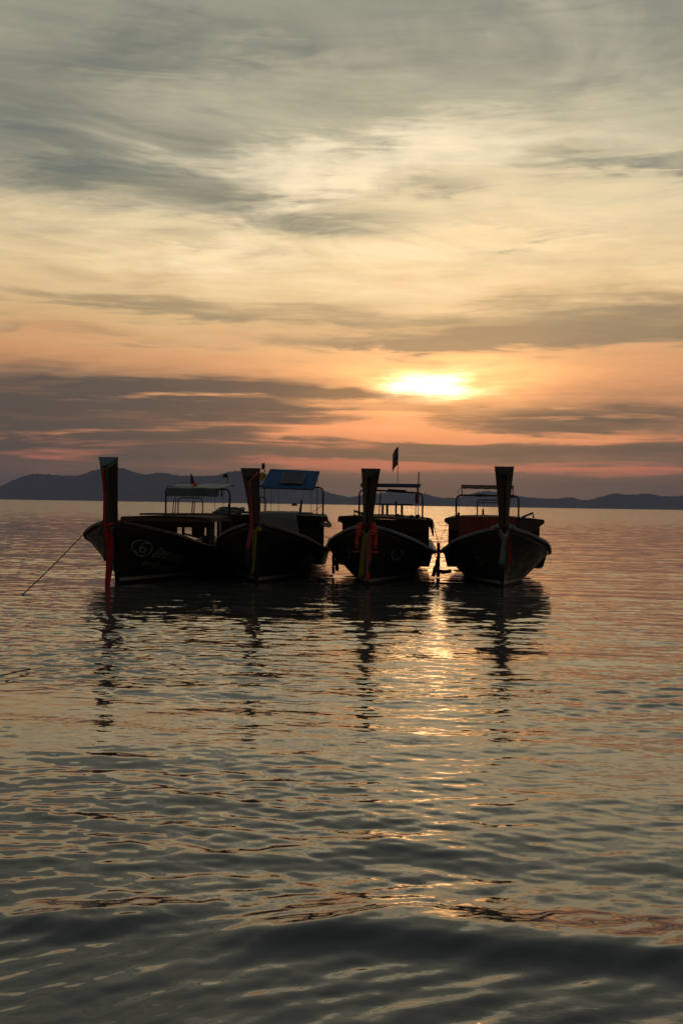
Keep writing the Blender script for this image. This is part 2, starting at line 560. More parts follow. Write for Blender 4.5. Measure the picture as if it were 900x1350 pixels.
    tilt = T.vm('ADD', tilt, T.vm('SCALE', cap, scale=gust))
    tilt = T.vm('MULTIPLY', tilt, (0.95, 1.0, 0.0))
    nrm = T.vm('NORMALIZE', T.vm('ADD', geo.outputs['Normal'], tilt))
    T.l.new(nrm, p.inputs['Normal'])
    p.inputs['Base Color'].default_value = (0.070, 0.070, 0.066, 1)
    p.inputs['IOR'].default_value = 1.40
    p.inputs['Specular IOR Level'].default_value = 0.80
    T.l.new(T.mapr(dist, 5.0, 220.0, 0.03, 0.20), p.inputs['Roughness'])
    me.materials.append(m)
    tag(o, 'rippled sea water reflecting the sunset', 'water', kind='structure')
    return o


make_water()


# ------------------------------------------------------------------ hills across the bay
def make_hills():
    prof_x = [-700, -500, -330, -200, -120, -60, 0, 20, 40, 90, 105, 125, 155, 190, 210, 235, 280, 300, 325, 345, 365, 385, 400,
              430, 450, 461, 476, 500, 514, 560, 577, 600, 620, 640, 670, 690, 730, 750, 770, 790, 810, 830, 850, 875,
              900, 960, 1040, 1130, 1250, 1450, 1700]
    prof_h = [10, 16, 12, 20, 14, 13, 18, 27, 34, 33, 34, 41, 44.5, 36, 39, 35.7, 36, 41, 43, 40, 36, 33, 28,
              17, 12, 10, 13, 16, 18, 16, 12, 12, 17, 21, 18, 14, 12.4, 14.7, 11, 15.3, 20.6, 19, 21, 17.6,
              19, 14, 22, 12, 18, 10, 6]
    D0 = 10000.0
    n_a, n_r = 1300, 26
    axx = np.linspace(-700, 1700, n_a)
    hx = np.array([_cat(a, prof_x, prof_h) for a in axx])
    th = (axx - 450) / 1500.0
    rr = np.linspace(8300, 12600, n_r)
    prof_r = np.interp(rr, [8300, 9000, 9600, D0, 10500, 11400, 12600], [-0.06, 0.22, 0.62, 1.0, 0.82, 0.45, -0.05])
    V = np.zeros((n_r, n_a, 3))
    for i, r in enumerate(rr):
        V[i, :, 0] = th * r
        V[i, :, 1] = r
        wob = 0
        for q in range(6):
            f = 0.02 * 1.8**q
            wob = wob + np.sin(axx * f + r * 0.0016 * (q + 1) + q * 2.1) / 1.6**q
        off = np.abs(r - D0) / 1500
        V[i, :, 2] = hx / 1500 * D0 * prof_r[i] * (1 + 0.10 * wob * min(1, off)) + 1.0 * np.sin(axx * 0.9) + rng.normal(0, 2.4, n_a)
        if prof_r[i] < 0:
            V[i, :, 2] = -12
    mb = MB()
    idx = np.arange(n_r * n_a).reshape(n_r, n_a)
    q = np.stack([idx[:-1, :-1], idx[:-1, 1:], idx[1:, 1:], idx[1:, :-1]], -1).reshape(-1, 4)
    me = bpy.data.meshes.new('hills')
    me.from_pydata(V.reshape(-1, 3).tolist(), [], q.tolist())
    me.materials.append(mat('hill_forest', (0.022, 0.032, 0.028), 0.9, 0.4, 0.004, spec=0.1))
    o = bpy.data.objects.new('hills', me)
    COL.objects.link(o)
    tag(o, 'long forested range of hills across the bay', 'hills', kind='structure')


make_hills()

# ------------------------------------------------------------------ haze in the air over the bay
hz = MB().box(-17000, 17000, -3000, 16500, -16, 360).build('haze', mat('haze_air', (1, 1, 1)))
hm = bpy.data.materials.new('haze_volume')
hm.use_nodes = True
HT = NT(hm.node_tree)
HT.n.clear()
hout = HT.new('ShaderNodeOutputMaterial')
pv = HT.new('ShaderNodeVolumePrincipled')
pv.inputs['Color'].default_value = (0.54, 0.62, 1.0, 1)
pv.inputs['Density'].default_value = 0.000070
pv.inputs['Anisotropy'].default_value = 0.0
HT.l.new(pv.outputs[0], hout.inputs['Volume'])
hz.data.materials.clear()
hz.data.materials.append(hm)
tag(hz, 'pale evening haze over the bay', 'haze', kind='stuff')


# ------------------------------------------------------------------ longtail boats
class Boat:
    """local frame: y runs aft from the stem at the waterline, x across, z up from the water"""

    def __init__(self, loc, yaw, label, beam=1.2, sheer=0.0, post_top=2.45, hullcol=(0.014, 0.011, 0.009),
                 rail=BROWN, L=9.6, roll=0.0, stripe=(0.30, 0.30, 0.29, 1), fore=1.0, lean=0.0, rake=0.0, pw=0.095, pd=0.2, lx=0.0):
        self.pw, self.pd, self.lx = pw, pd, lx
        self.root = empty('longtail_boat', loc, -R(yaw))
        self.root.rotation_euler = (0, R(roll), -R(yaw))
        tag(self.root, label, 'boat', 'longtail boats moored side by side')
        self.beam, self.L, self.sh, self.pt, self.fore = beam, L, sheer, post_top, fore
        self.M = Matrix.Translation(loc) @ self.root.rotation_euler.to_matrix().to_4x4()
        self.hm = hull_mat('hull_paint', hullcol, stripe)
        self.rail, self.lean, self.rake = rail, lean, rake
        self.hull()
        self.prow()

    def w(self, p):
        return self.M @ Vector(p)

    def half(self, y):
        f = self.fore
        return self.beam * interp(y, [0, 0.25, 0.6, 1.1, 1.8, 2.8, 4.2, 6.0, 8.0, 9.6],
                                  [0.035, 0.27 * f, 0.52 * f, 0.76 * f, 0.92, 1.0, 0.97, 0.87, 0.73, 0.58])

    def gz(self, y):
        return interp(y, [0, 0.4, 0.9, 1.6, 2.6, 4.0, 6.0, 8.0, 9.6],
                      [1.25, 1.12, 0.96, 0.78, 0.64, 0.56, 0.53, 0.56, 0.66]) + self.sh

    def kz(self, y):
        return interp(y, [0, 0.6, 1.5, 3, 7, 9.6], [-0.12, -0.28, -0.36, -0.40, -0.36, -0.18])

    def pt_hull(self, y, v, side):
        """v 0 keel .. 1 gunwale"""
        b, g, k = self.half(y), self.gz(y), self.kz(y)
        p = interp(y, [0, 1.0, 2.5, 5, 9.6], [1.1, 0.92, 0.76, 0.74, 0.72])
        z = k + (g - k) * v
        x = b * (v ** p) if v > 0 else 0.0
        x = max(x, 0.012 if v < 0.02 else 0.03)
        rake = -0.30 * max(z, 0) ** 1.3 * (1 - float(ss(y, 0, 2.2)))
        return Vector((side * x, y + rake, z))

    def hull(self):
        ys = [0, 0.08, 0.2, 0.4, 0.65, 0.95, 1.3, 1.7, 2.2, 2.8, 3.5, 4.3, 5.2, 6.1, 7.0, 7.9, 8.8, self.L]
        vv = [0, 0.08, 0.18, 0.3, 0.42, 0.55, 0.68, 0.8, 0.9, 1.0]
        rings = []
        for y in ys:
            left = [self.pt_hull(y, v, -1) for v in vv]
            right = [self.pt_hull(y, v, 1) for v in vv]
            gl_, gr = left[-1], right[-1]
            dz_ = float(np.interp(y, [0, 2.2, 2.9, 9.6], [0.07, 0.12, 0.36, 0.34]))
            t = min(0.05, abs(gr.x) * 0.4)
            bk = max(abs(gr.x) - t - dz_ * 0.25, abs(gr.x) * 0.35)
            ring = list(reversed(left)) + right[1:]
            ring += [gr + Vector((-t, 0, 0)), Vector((bk, gr.y, gr.z - dz_)), Vector((0, gr.y, gr.z - dz_ + 0.03)),
                     Vector((-bk, gr.y, gr.z - dz_)), gl_ + Vector((t, 0, 0))]
            rings.append(ring)
        o = MB().loft(rings).build('hull', self.hm, self.root)
        for p in o.data.polygons:
            p.use_smooth = abs(p.normal.z) < 0.86
        # gunwale rails
        for s in (-1, 1):
            mb = MB()
            rr = []
            for y in np.linspace(0.1, self.L, 34):
                g = self.pt_hull(float(y), 1.0, s)
                a, h = 0.036, 0.030
                rr.append([g + Vector((s * q[0], 0, q[1])) for q in
                           ((-a, -0.004), (-a, h * 0.8), (-a * 0.5, h), (a * 0.6, h), (a, h * 0.6), (a, -h * 0.9), (a * 0.7, -h * 1.3), (0.004, -h * 1.3))])
            mb.loft(rr).build('gunwale', self.rail, self.root)
        # stem timber
        rr = []
        for z in np.linspace(-0.12, 1.22 + self.sh, 12):
            y = -0.30 * max(z, 0) ** 1.3
            rr.append([(-0.035, y + 0.05, z), (0.035, y + 0.05, z), (0.028, y - 0.045, z), (-0.028, y - 0.045, z)])
        MB().loft(rr).build('stem', WOOD, self.root)

    def prow_pt(self, t, fx, fy):
        """t 0 base .. 1 top; fx -1..1 across, fy 0 back .. 1 front ridge"""
        zb = 1.05 + self.sh
        z = zb + (self.pt - zb) * t
        wv = self.pw + (0.195 - self.pw) * t ** 1.7
        dp = self.pd + (0.27 - self.pd) * t
        yb = -0.17 - (0.26 + self.rake) * t - 0.04 * t * t
        return Vector((self.lx + self.lean * t + fx * wv * (1 - fy * 0.82), yb - fy * dp, z - fy * 0.17 * max(0, (t - 0.8) / 0.2)))

    def prow(self, capmat=None):
        rr = []
        for t in np.linspace(0, 1, 12):
            rr.append([self.prow_pt(t, fx, fy) for fx, fy in ((-1, 0), (1, 0), (1, 0.25), (1, 0.95), (0, 1.04), (-1, 0.95), (-1, 0.25))])
        self.post = MB().loft(rr).build('prow_post', PROW, self.root)

    def cap(self, material, trim=None):
        ring = [(-1, 0), (1, 0), (1, 0.25), (1, 0.95), (0, 1.04), (-1, 0.95), (-1, 0.25)]
        b = [self.prow_pt(1, fx * 1.03, fy * 1.02 - 0.01) for fx, fy in ring]
        t = [p + Vector((0, -0.004, 0.02)) for p in b]
        MB().loft([b, t]).build('prow_cap', material, self.post)

    def cabin(self, y0, y1, hw, z, zf=None, thick=0.05, front='curtain', npost=4, fmat=WOOD, walls=True, wall_y=None, tilt=0.0, ov=0.14):
        """flat roof on posts with a shaped fascia board"""
        rr = []
        for y in np.linspace(y0, y1, 6):
            rise = 0.03 * (y - y0) / (y1 - y0)
            hy = hw * (1 - 0.24 * (y - y0) / (y1 - y0))
            top = [(hy * s_, y, z + rise + tilt * s_ + 0.035 * (1 - s_ * s_)) for s_ in (-1, -0.6, 0, 0.6, 1)]
            bot = [(p[0], y, p[2] - thick) for p in reversed(top)]
            rr.append(top + bot)
        roof = MB().loft(rr).build('roof', WOOD, self.root)
        # fascia: deep board whose ends curve in like a bracket
        h = 0.17
        prof = [(-hw, -0.02), (hw, -0.02), (hw, -0.09), (hw - 0.03, -0.12), (hw - 0.09, -h), (hw - 0.15, -h - 0.12),
                (-(hw - 0.15), -h - 0.12), (-(hw - 0.09), -h), (-(hw - 0.03), -0.12), (-hw, -0.09)]
        if front == 'thin':
            prof = [(-hw, -0.02), (hw, -0.02), (hw, -0.10), (-hw, -0.10)]
        a = [(x, y0 - 0.045, z + q + tilt * x / hw) for x, q in prof]
        b = [(x, y0 - 0.004, z + q + tilt * x / hw) for x, q in prof]
        MB().loft([a, b]).build('fascia', fmat, roof)
        for s_ in (-1, 1):
            h1 = hw * 0.76
            MB().loft([[(s_ * hh - 0.02, yy, z - 0.10), (s_ * hh + 0.02, yy, z - 0.10), (s_ * hh + 0.02, yy, z - 0.015), (s_ * hh - 0.02, yy, z - 0.015)]
                       for hh, yy in ((hw, y0 + 0.01), (h1, y1))]).build('side_board', fmat, roof)
        for s_ in (-1, 1):
            for i in range(npost):
                y = y0 + 0.12 + (y1 - y0 - 0.3) * i / (npost - 1)
                xp = s_ * (min(hw * (1 - 0.24 * (y - y0) / (y1 - y0)) - 0.1, self.half(y) - 0.07))
                zg = self.gz(y) - 0.10
                MB().box(xp - 0.03, xp + 0.03, y - 0.03, y + 0.03, zg, z - thick + 0.05).build('roof_post', WOOD, self.root)
        if walls:
            wy = wall_y or (y0 + 0.2, y1 - 0.1)
            for s_ in (-1, 1):
                rr = []
                for y in np.linspace(wy[0], wy[1], 8):
                    xp = s_ * (min(hw * (1 - 0.24 * (y - y0) / (y1 - y0)) - 0.1, self.half(y) - 0.07) - 0.05)
                    zg = self.gz(y) - 0.08
                    wob = 0.012 * math.sin(y * 9)
                    rr.append([(xp + wob, y, zg), (xp + 0.02 + wob, y, zg), (xp + 0.02 + wob, y, z - 0.07), (xp + wob, y, z - 0.07)])
                MB().loft(rr).build('side_curtain', CURTAIN, self.root)
        self.roofz = z

    def front_curtain(self, y, x0, x1, z0, z1, m=CURTAIN):
        rr = []
        n = 16
        for i in range(n):
            x = x0 + (x1 - x0) * i / (n - 1)
            o = 0.02 * math.sin(i * 1.9) + 0.01 * math.sin(i * 4.1)
            rr.append([(x, y + o, z0), (x, y + 0.012 + o, z0), (x, y + 0.012, z1), (x, y, z1)])
        return MB().loft(rr).build('front_curtain', m, self.root)

    def hoop(self, y, x0, x1, z0, z1, r=0.022, rc=0.12, name='pipe_hoop', dz=0.0, m=None):
        pts = [(x0, y, z0)]
        for k in range(7):
            a = math.pi - k * math.pi / 12
            pts.append((x0 + rc + rc * math.cos(a), y, z1 - rc + rc * math.sin(a)))
        for k in range(7):
            a = math.pi / 2 - k * math.pi / 12
            pts.append((x1 - rc + rc * math.cos(a), y, z1 + dz - rc + rc * math.sin(a)))
        pts.append((x1, y, z0 + dz))
        return MB().tube(pts, r).build(name, m or PIPE, self.root, True)

    def rod(self, name, a, b, r=0.014, m=None, parent=None):
        return MB().tube([a, b], r, 6).build(name, m or PIPE, parent or self.root, True)

    def motor(self, y=9.0):
        """engine on its pivot at the stern with the long propeller shaft"""
        z = self.gz(y)
        e = MB().box(-0.22, 0.22, y - 0.35, y + 0.35, z + 0.02, z + 0.36)
        e.tube([(0, y - 0.2, z + 0.36), (0, y - 0.2, z + 0.46)], 0.07)
        e.tube([(0.25, y, z + 0.1), (0.25, y, z + 0.42)], 0.035)
        e.build('engine', BLACK, self.root)
        MB().tube([(0, y + 0.3, z + 0.12), (0.1, y + 2.6, -0.1)], 0.03).build('propeller_shaft', PIPE, self.root)
        MB().box(-0.30, 0.30, y - 0.42, y + 0.40, z - 0.36, z + 0.02).build('engine_mount', WOOD, self.root)


def strip(mb, path, wvec, thick=0.008, seed=0, crumple=0.012):
    """a hanging cloth strip: path of (x,y,z,width)"""
    rd = random.Random(seed)
    ph = rd.uniform(0, 6)
    wv = Vector(wvec).normalized()
    rr = []
    # resample
    pts = []
    for i in range(len(path) - 1):
        a, b = path[i], path[i + 1]
        for k in range(4):
            t = k / 4
            pts.append([a[j] + (b[j] - a[j]) * t for j in range(4)])
    pts.append(list(path[-1]))
    n = 7
    for i, p in enumerate(pts):
        c = Vector(p[:3])
        t = Vector(pts[min(i + 1, len(pts) - 1)][:3]) - Vector(pts[max(i - 1, 0)][:3])
        nrm = t.cross(wv)
        nrm = nrm.normalized() if nrm.length > 1e-6 else Vector((0, -1, 0))
        fr, bk = [], []
        for k in range(n):
            u = k / (n - 1) - 0.5
            fold = crumple * math.sin(u * 14 + ph + i * 0.25) + crumple * 0.6 * math.sin(i * 0.9 + ph * 2)
            q = c + wv * (u * p[3]) + nrm * fold
            fr.append(q + nrm * thick * 0.5)
            bk.append(q - nrm * thick * 0.5)
        rr.append(fr + bk[::-1])
    return mb.loft(rr)


def cloth(name, col, tr=0.25):
    return mat(name, col, 0.85, 0.25, 12, trans=tr)


RED = cloth('red_cloth', (0.55, 0.02, 0.03))
PINK = cloth('pink_cloth', (0.48, 0.09, 0.13))
GREEN = cloth('green_cloth', (0.07, 0.16, 0.07))
TEAL = cloth('teal_cloth', (0.04, 0.12, 0.12))
YELLOW = cloth('yellow_cloth', (0.28, 0.22, 0.02))
NAVY = cloth('navy_cloth', (0.03, 0.035, 0.09))
WHITE = cloth('white_cloth', (0.26, 0.27, 0.30))
MARI = mat('marigold', (0.60, 0.055, 0.022), 0.8, 0.35, 40, bump=0.01)


class Bundle:
    """ribbons tied round a prow: a thing of its own, in the boat's frame"""

    def __init__(self, boat, name, label, cat):
        self.o = empty(name)
        self.b = boat
        base = boat.w((0, -0.35, 1.05 + boat.sh))
        self.o.location = base
        self.o.rotation_euler = boat.root.rotation_euler
        self.inv = boat.M.inverted() @ self.o.rotation_euler.to_matrix().to_4x4()
        self.off = Vector((0, -0.35, 1.05 + boat.sh))
        tag(self.o, label, cat)

    def loc(self, p):
        return tuple(Vector(p[:3]) - self.off) + tuple(p[3:])

    def strip(self, name, path, m, wv=(1, 0, 0), seed=0, crumple=0.012):
        return strip(MB(), [self.loc(p) for p in path], wv, 0.008, seed, crumple).build(name, m, self.o, True)

    def wrap(self, t, m, width=0.07, dip=0.05, name='wrap'):
        """band wound round the post at height t, dipping to a knot in front"""
        b = self.b
        rr = []
        ring = [(0, 1.14), (0.6, 1.12), (1.25, 0.95), (1.25, 0.4), (1.2, -0.12), (0, -0.2), (-1.2, -0.12), (-1.25, 0.4), (-1.25, 0.95), (-0.6, 1.12)]
        for fx, fy in ring:
            p = b.prow_pt(t, fx, fy)
            d_ = dip * max(0, fy)
            c = Vector(self.loc((p.x, p.y, p.z - d_)))
            out = Vector((fx, -(fy - 0.4) * 1.2, 0)).normalized()
            rr.append([c + Vector((0, 0, -width / 2)), c + out * 0.02 + Vector((0, 0, -width / 3)), c + out * 0.026,
                       c + out * 0.02 + Vector((0, 0, width / 3)), c + Vector((0, 0, width / 2))])
        rr.append(rr[0])
        return MB().loft(rr, caps=False).build(name, m, self.o, True)

    def knot(self, c, r, m):
        mb = MB()
        c = Vector(self.loc(c))
        rr = []
        for i in range(7):
            a = math.pi * i / 6
            rad = max(0.004, r * math.sin(a))
            rr.append([c + Vector((rad * math.cos(k * math.pi / 4) * (1 + 0.2 * math.sin(3 * k + i)), rad * 0.7 * math.sin(k * math.pi / 4), -r * math.cos(a)))
                       for k in range(8)])
        return mb.loft(rr).build('knot', m, self.o, True)


def garland(bun, name, pts, r=0.03, m=None):
    """a string of flower heads along a path, each tuft a lobed bead"""
    m = m or MARI
    mb = MB()
    P = [Vector(bun.loc(p)) for p in pts]
    # walk the path
    out = []
    for a, b in zip(P[:-1], P[1:]):
        n = max(1, int((b - a).length / (r * 1.25)))
        for k in range(n):
            out.append(a.lerp(b, k / n))
    rd = random.Random(len(out))
    for c in out:
        rr_ = r * rd.uniform(0.8, 1.15)
        rings = []
        for i in range(5):
            a = math.pi * i / 4
            rad = max(0.003, rr_ * math.sin(a))
            rings.append([c + Vector((rad * (1 + 0.25 * math.cos(k * math.pi)) * math.cos(k * math.pi / 4),
                                      rad * (1 + 0.25 * math.cos(k * math.pi)) * math.sin(k * math.pi / 4), -rr_ * 0.62 * math.cos(a))) for k in range(8)])
        mb.loft(rings)
    return mb.build(name, m, bun.o)


def flag(boat, foot, h, fw, fh, label, stripes, lean=0.0, droop=0.5, poly=None, side=-1, pm=None):
    """small flag on its own staff"""
    root = empty('flag', boat.w(foot), boat.root.rotation_euler.z)
    tag(root, label, 'flag')
    MB().tube([(0, 0, -0.02), (lean, 0, h)], 0.008, 6).build('flagpole', pm or PIPE, root, True)
    n = len(stripes)
    for i, m in enumerate(stripes):
        rr = []
        for k in range(9):
            u = k / 8
            z1 = h - 0.01 - fh * i / n
            z0 = h - 0.01 - fh * (i + 1) / n
            x = lean + side * (0.009 + u * fw)
            y = 0.03 * math.sin(u * 7)
            sag = droop * u * u * fw + droop * u * fw * 0.6
            tp = 1 - 0.25 * u
            zt, zb = z1 - sag, z0 - sag
            rr.append([(x, y - 0.003, zt), (x, y + 0.003, zt), (x, y + 0.003, zb), (x, y - 0.003, zb)])
        MB().loft(rr).build('stripe' if n > 1 else 'cloth', m, root)
    return root


def decal(boat, name, shapes, y0, v0, side, m, off=0.006):
    """flat painted mark laid onto the hull planking. shapes: list of (verts2d, faces) with x aft, y up in metres"""
    mb = MB()
    for vv_, ff_ in shapes:
        pts = []
        for x, z in vv_:
            y = y0 + x
            g, k = boat.gz(y), boat.kz(y)
            # z is measured down from the sheer line so writing follows it
            v = v0 + z / (g - k)
            v = min(max(v, 0.05), 0.97)
            p = boat.pt_hull(y, v, side)
            e1 = boat.pt_hull(y + 0.02, v, side) - p
            e2 = boat.pt_hull(y, v + 0.02, side) - p
            n = e1.cross(e2).normalized()
            if n.x * side < 0:
                n = -n
            pts.append(p + n * off)
        mb.add(pts, ff_)
    return mb.build(name, m, boat.root)


def ring2d(cx, cz, rx, rz, t, n=28, a0=0.0, a1=2 * math.pi):
    v, f = [], []
    for i in range(n + 1):
        a = a0 + (a1 - a0) * i / n
        v.append((cx + rx * math.cos(a), cz + rz * math.sin(a)))
        v.append((cx + (rx - t) * math.cos(a), cz + (rz - t) * math.sin(a)))
    for i in range(n):
        f.append((2 * i, 2 * i + 1, 2 * i + 3, 2 * i + 2))
    return v, f


def text2d(s, size, x=0.0, z=0.0, shear=0.0):
    cu = bpy.data.curves.new('lettering', 'FONT')
    cu.body = s
    cu.size = size
    cu.shear = shear
    cu.resolution_u = 3
    cu.offset = size * 0.012
    o = bpy.data.objects.new('lettering', cu)
    COL.objects.link(o)
    dg = bpy.context.evaluated_depsgraph_get()
    me = o.evaluated_get(dg).to_mesh()
    v = [(x + p.co.x, z + p.co.y) for p in me.vertices]
    f = [tuple(p.vertices) for p in me.polygons]
    o.evaluated_get(dg).to_mesh_clear()
    bpy.data.objects.remove(o)
    bpy.data.curves.remove(cu)
    return v, f


BLUERAIL = mat('blue_rail_paint', (0.045, 0.085, 0.13), 0.5, 0.35, 7)
TEALRAIL = mat('faded_teal_rail_paint', (0.07, 0.10, 0.11), 0.55, 0.35, 7)
TARPBLUE = mat('blue_tarpaulin', (0.004, 0.065, 0.19), 0.75, 0.2, 3, bump=0.01)
TARPGREY = mat('grey_tarpaulin', (0.075, 0.072, 0.068), 0.8, 0.2, 3, bump=0.015)
TARPRED = mat('rust_red_tarpaulin', (0.16, 0.028, 0.016), 0.75, 0.25, 4, bump=0.01)
AWNWHITE = mat('off_white_awning', (0.55, 0.54, 0.50), 0.7, 0.15, 4, trans=0.3)
AWNSLATE = mat('slate_blue_awning', (0.10, 0.15, 0.20), 0.7, 0.2, 4, trans=0.2)
CANVAS = mat('tan_canvas', (0.26, 0.19, 0.11), 0.8, 0.25, 8, bump=0.006, trans=0.15)
PANEL = mat('solar_cells', (0.03, 0.036, 0.045), 0.5, 0.15, 10)
ALU = mat('aluminium', (0.16, 0.16, 0.16), 0.6, 0.1, 10, metal=0.4)
BEACON = mat('orange_plastic', (0.65, 0.11, 0.01), 0.4, 0.1, 8, trans=0.35)
PALE = mat('pale_paint', (0.17, 0.21, 0.22), 0.6, 0.35, 12)
GOLD = mat('dull_gold_paint', (0.22, 0.13, 0.03), 0.6, 0.4, 12)
BLUEWOOD = mat('blue_paint', (0.05, 0.085, 0.13), 0.6, 0.3, 6)
NET = mat('pale_rope', (0.30, 0.27, 0.22), 0.9, 0.3, 30, bump=0.01)
REDCLOTH2 = cloth('dark_red_cloth', (0.20, 0.025, 0.02), 0.2)
BLACKCLOTH = cloth('black_cloth', (0.02, 0.02, 0.022), 0.1)

# ---------------------------------------------------------------- boat with the lettering
b1 = Boat((-4.43, 22.6, 0), 9.5, 'dark longtail boat with painted lettering and ringed emblem on its bow',
          beam=1.28, sheer=0.02, post_top=2.48, fore=1.12, lean=0.03, rake=0.04, pw=0.125, pd=0.30, lx=-0.05)
b1.cap(BLUEWOOD)
b1.cabin(3.0, 6.75, 1.05, 1.30, front='thin', walls=False, npost=4, fmat=BROWN)
# closed panels; the after part of the starboard side and the front beside the post stay open
for s, ya, yb, zt in ((-1, 3.1, 6.62, 1.24), (1, 3.15, 3.75, 1.24), (1, 4.3, 6.6, 1.24)):
    rr = []
    for y in np.linspace(ya, yb, 6):
        xp = s * (min(0.95, b1.half(y) - 0.07) - 0.05)
        rr.append([(xp, y, b1.gz(y) - 0.08), (xp + 0.02, y, b1.gz(y) - 0.08), (xp + 0.02, y, zt), (xp, y, zt)])
    MB().loft(rr).build('side_panel', CURTAIN, b1.root)
b1.front_curtain(3.12, -0.84, 0.20, 0.45, 1.24)
b1.front_curtain(3.14, 0.56, 0.86, 0.86, 1.24)
b1.front_curtain(3.14, 0.80, 0.93, 0.45, 0.90)
MB().box(-0.95, 0.95, 3.02, 3.10, 1.08, 1.25).build('front_beam', WOOD, b1.root)
b1.hoop(5.4, -0.80, 0.82, 1.30, 2.02, dz=-0.04)
b1.hoop(6.55, -0.85, -0.20, 1.30, 1.76, r=0.016, rc=0.1, name='stern_frame')
for x in (-0.98, -0.92):
    b1.rod('rack_post', (x, 6.5, 1.28), (x + 0.03, 6.5, 1.72), 0.013)
for x in (-0.42, -0.36):
    b1.rod('rack_post', (x, 6.3, 1.28), (x + 0.03, 6.3, 1.68), 0.013)
# awning: pale sheet with a slate valance in front
rr = []
for i in range(7):
    x = -0.72 + 1.35 * i / 6
    o_ = 0.008 * math.sin(i * 2.2)
    rr.append([(x, 5.30, 1.99 + o_), (x + 0.12, 5.95, 2.10 + o_), (x + 0.12, 5.95, 2.115 + o_), (x, 5.30, 2.005 + o_)])
aw1 = MB().loft(rr).build('awning', AWNWHITE, b1.root)
rr = []
for i in range(9):
    x = -0.74 + 1.30 * i / 8
    o_ = 0.01 * math.sin(i * 1.7)
    rr.append([(x, 5.27 + o_, 1.79 - 0.0 * i), (x, 5.285 + o_, 1.79), (x + 0.03, 5.285, 1.985), (x + 0.03, 5.27, 1.985)])
MB().loft(rr).build('valance', AWNSLATE, aw1)
b1.rod('awning_rail', (-0.62, 5.95, 2.125), (0.80, 5.95, 2.07), 0.014)
for x in (-0.55, -0.1, 0.45, 0.66):
    b1.rod('awning_cord', (x, 5.4, 1.34), (x, 5.4, 1.99), 0.005, ROPE)
b1.rod('hanging_strap', (0.62, 5.38, 1.80), (0.62, 5.38, 1.99), 0.018, BLACK)
mb = MB().tube([(-0.09, 5.5, 2.02), (-0.09, 5.5, 2.05), (-0.09, 5.5, 2.10), (-0.09, 5.5, 2.125)], [0.05, 0.055, 0.05, 0.02], 12)
tag(mb.build('beacon', BEACON, b1.root, True), 'orange beacon lamp')
# bundled gear at the after end of the roof
rd = random.Random(3)
for j in range(5):
    pts = []
    for k in range(15):
        a = k / 14 * math.pi * 1.5 + j * 1.1
        pts.append((0.62 + (0.30 + 0.03 * j) * math.cos(a) * 0.8, 6.2 + 0.5 * math.sin(a), 1.36 + 0.035 * j + 0.02 * math.sin(k * 1.3 + j)))
    MB().tube(pts, 0.032).build('rope_coil', NET if j % 2 else AWNSLATE, b1.root, True)
rr = []
for i in range(12):
    t = i / 11
    r_ = 0.11 * math.sin(math.pi * min(max(t, 0.04), 0.96)) ** 0.6
    rr.append([(0.25 + 0.7 * t, 5.9 + 0.1 * t + r_ * math.cos(a), 1.40 + r_ * 0.8 * math.sin(a)) for a in [k * math.pi / 5 for k in range(10)]])
MB().loft(rr).build('rolled_canvas', AWNSLATE, b1.root, True)
b1.rod('tiller_stick', (0.42, 6.6, 1.36), (0.52, 6.6, 1.74), [0.035, 0.02], WOOD)
b1.rod('roof_plank', (-0.75, 3.4, 1.36), (0.4, 5.2, 1.37), 0.025, BROWN)
b1.rod('roof_plank', (-0.55, 3.3, 1.37), (0.65, 5.0, 1.37), 0.022, ROPE)
# tools slung across the open bay
b1.rod('boat_hook', (0.30, 3.3, 0.94), (0.82, 3.4, 0.80), 0.02, WOOD)
MB().tube([(0.36, 3.32, 0.93), (0.38, 3.32, 0.78), (0.46, 3.32, 0.74), (0.60, 3.34, 0.80), (0.72, 3.36, 0.83)], 0.008, 6).build('hook_line', ROPE, b1.root)
b1.motor()
EMY, EMV = 0.44, 0.70
decal(b1, 'emblem_ring', [ring2d(0, 0, 0.19, 0.165, 0.022)], EMY, EMV, 1, PALE)
decal(b1, 'emblem_swirl', [ring2d(0.02, -0.03, 0.07, 0.06, 0.026), ring2d(0.05, 0.02, 0.10, 0.11, 0.028, a0=R(75), a1=R(215)),
                           ring2d(-0.06, -0.09, 0.05, 0.03, 0.018, a0=R(120), a1=R(300))], EMY, EMV, 1, PALE, 0.007)


def fitted(s_, width, height):
    v_, f_ = text2d(s_, 1.0, shear=0.2)
    x0_, x1_ = min(p[0] for p in v_), max(p[0] for p in v_)
    return [((p[0] - x0_) / (x1_ - x0_) * width, p[1] * height) for p in v_], f_


decal(b1, 'lettering', [fitted('สักกายทอง', 0.95, 0.27)], 0.68, 0.62, 1, PALE)
decal(b1, 'lettering', [fitted('เกาะจำ', 0.42, 0.15)], 0.56, 0.47, 1, PALE)
decal(b1, 'lettering', [fitted('กระบี่', 0.46, 0.15)], 1.04, 0.47, 1, PALE)

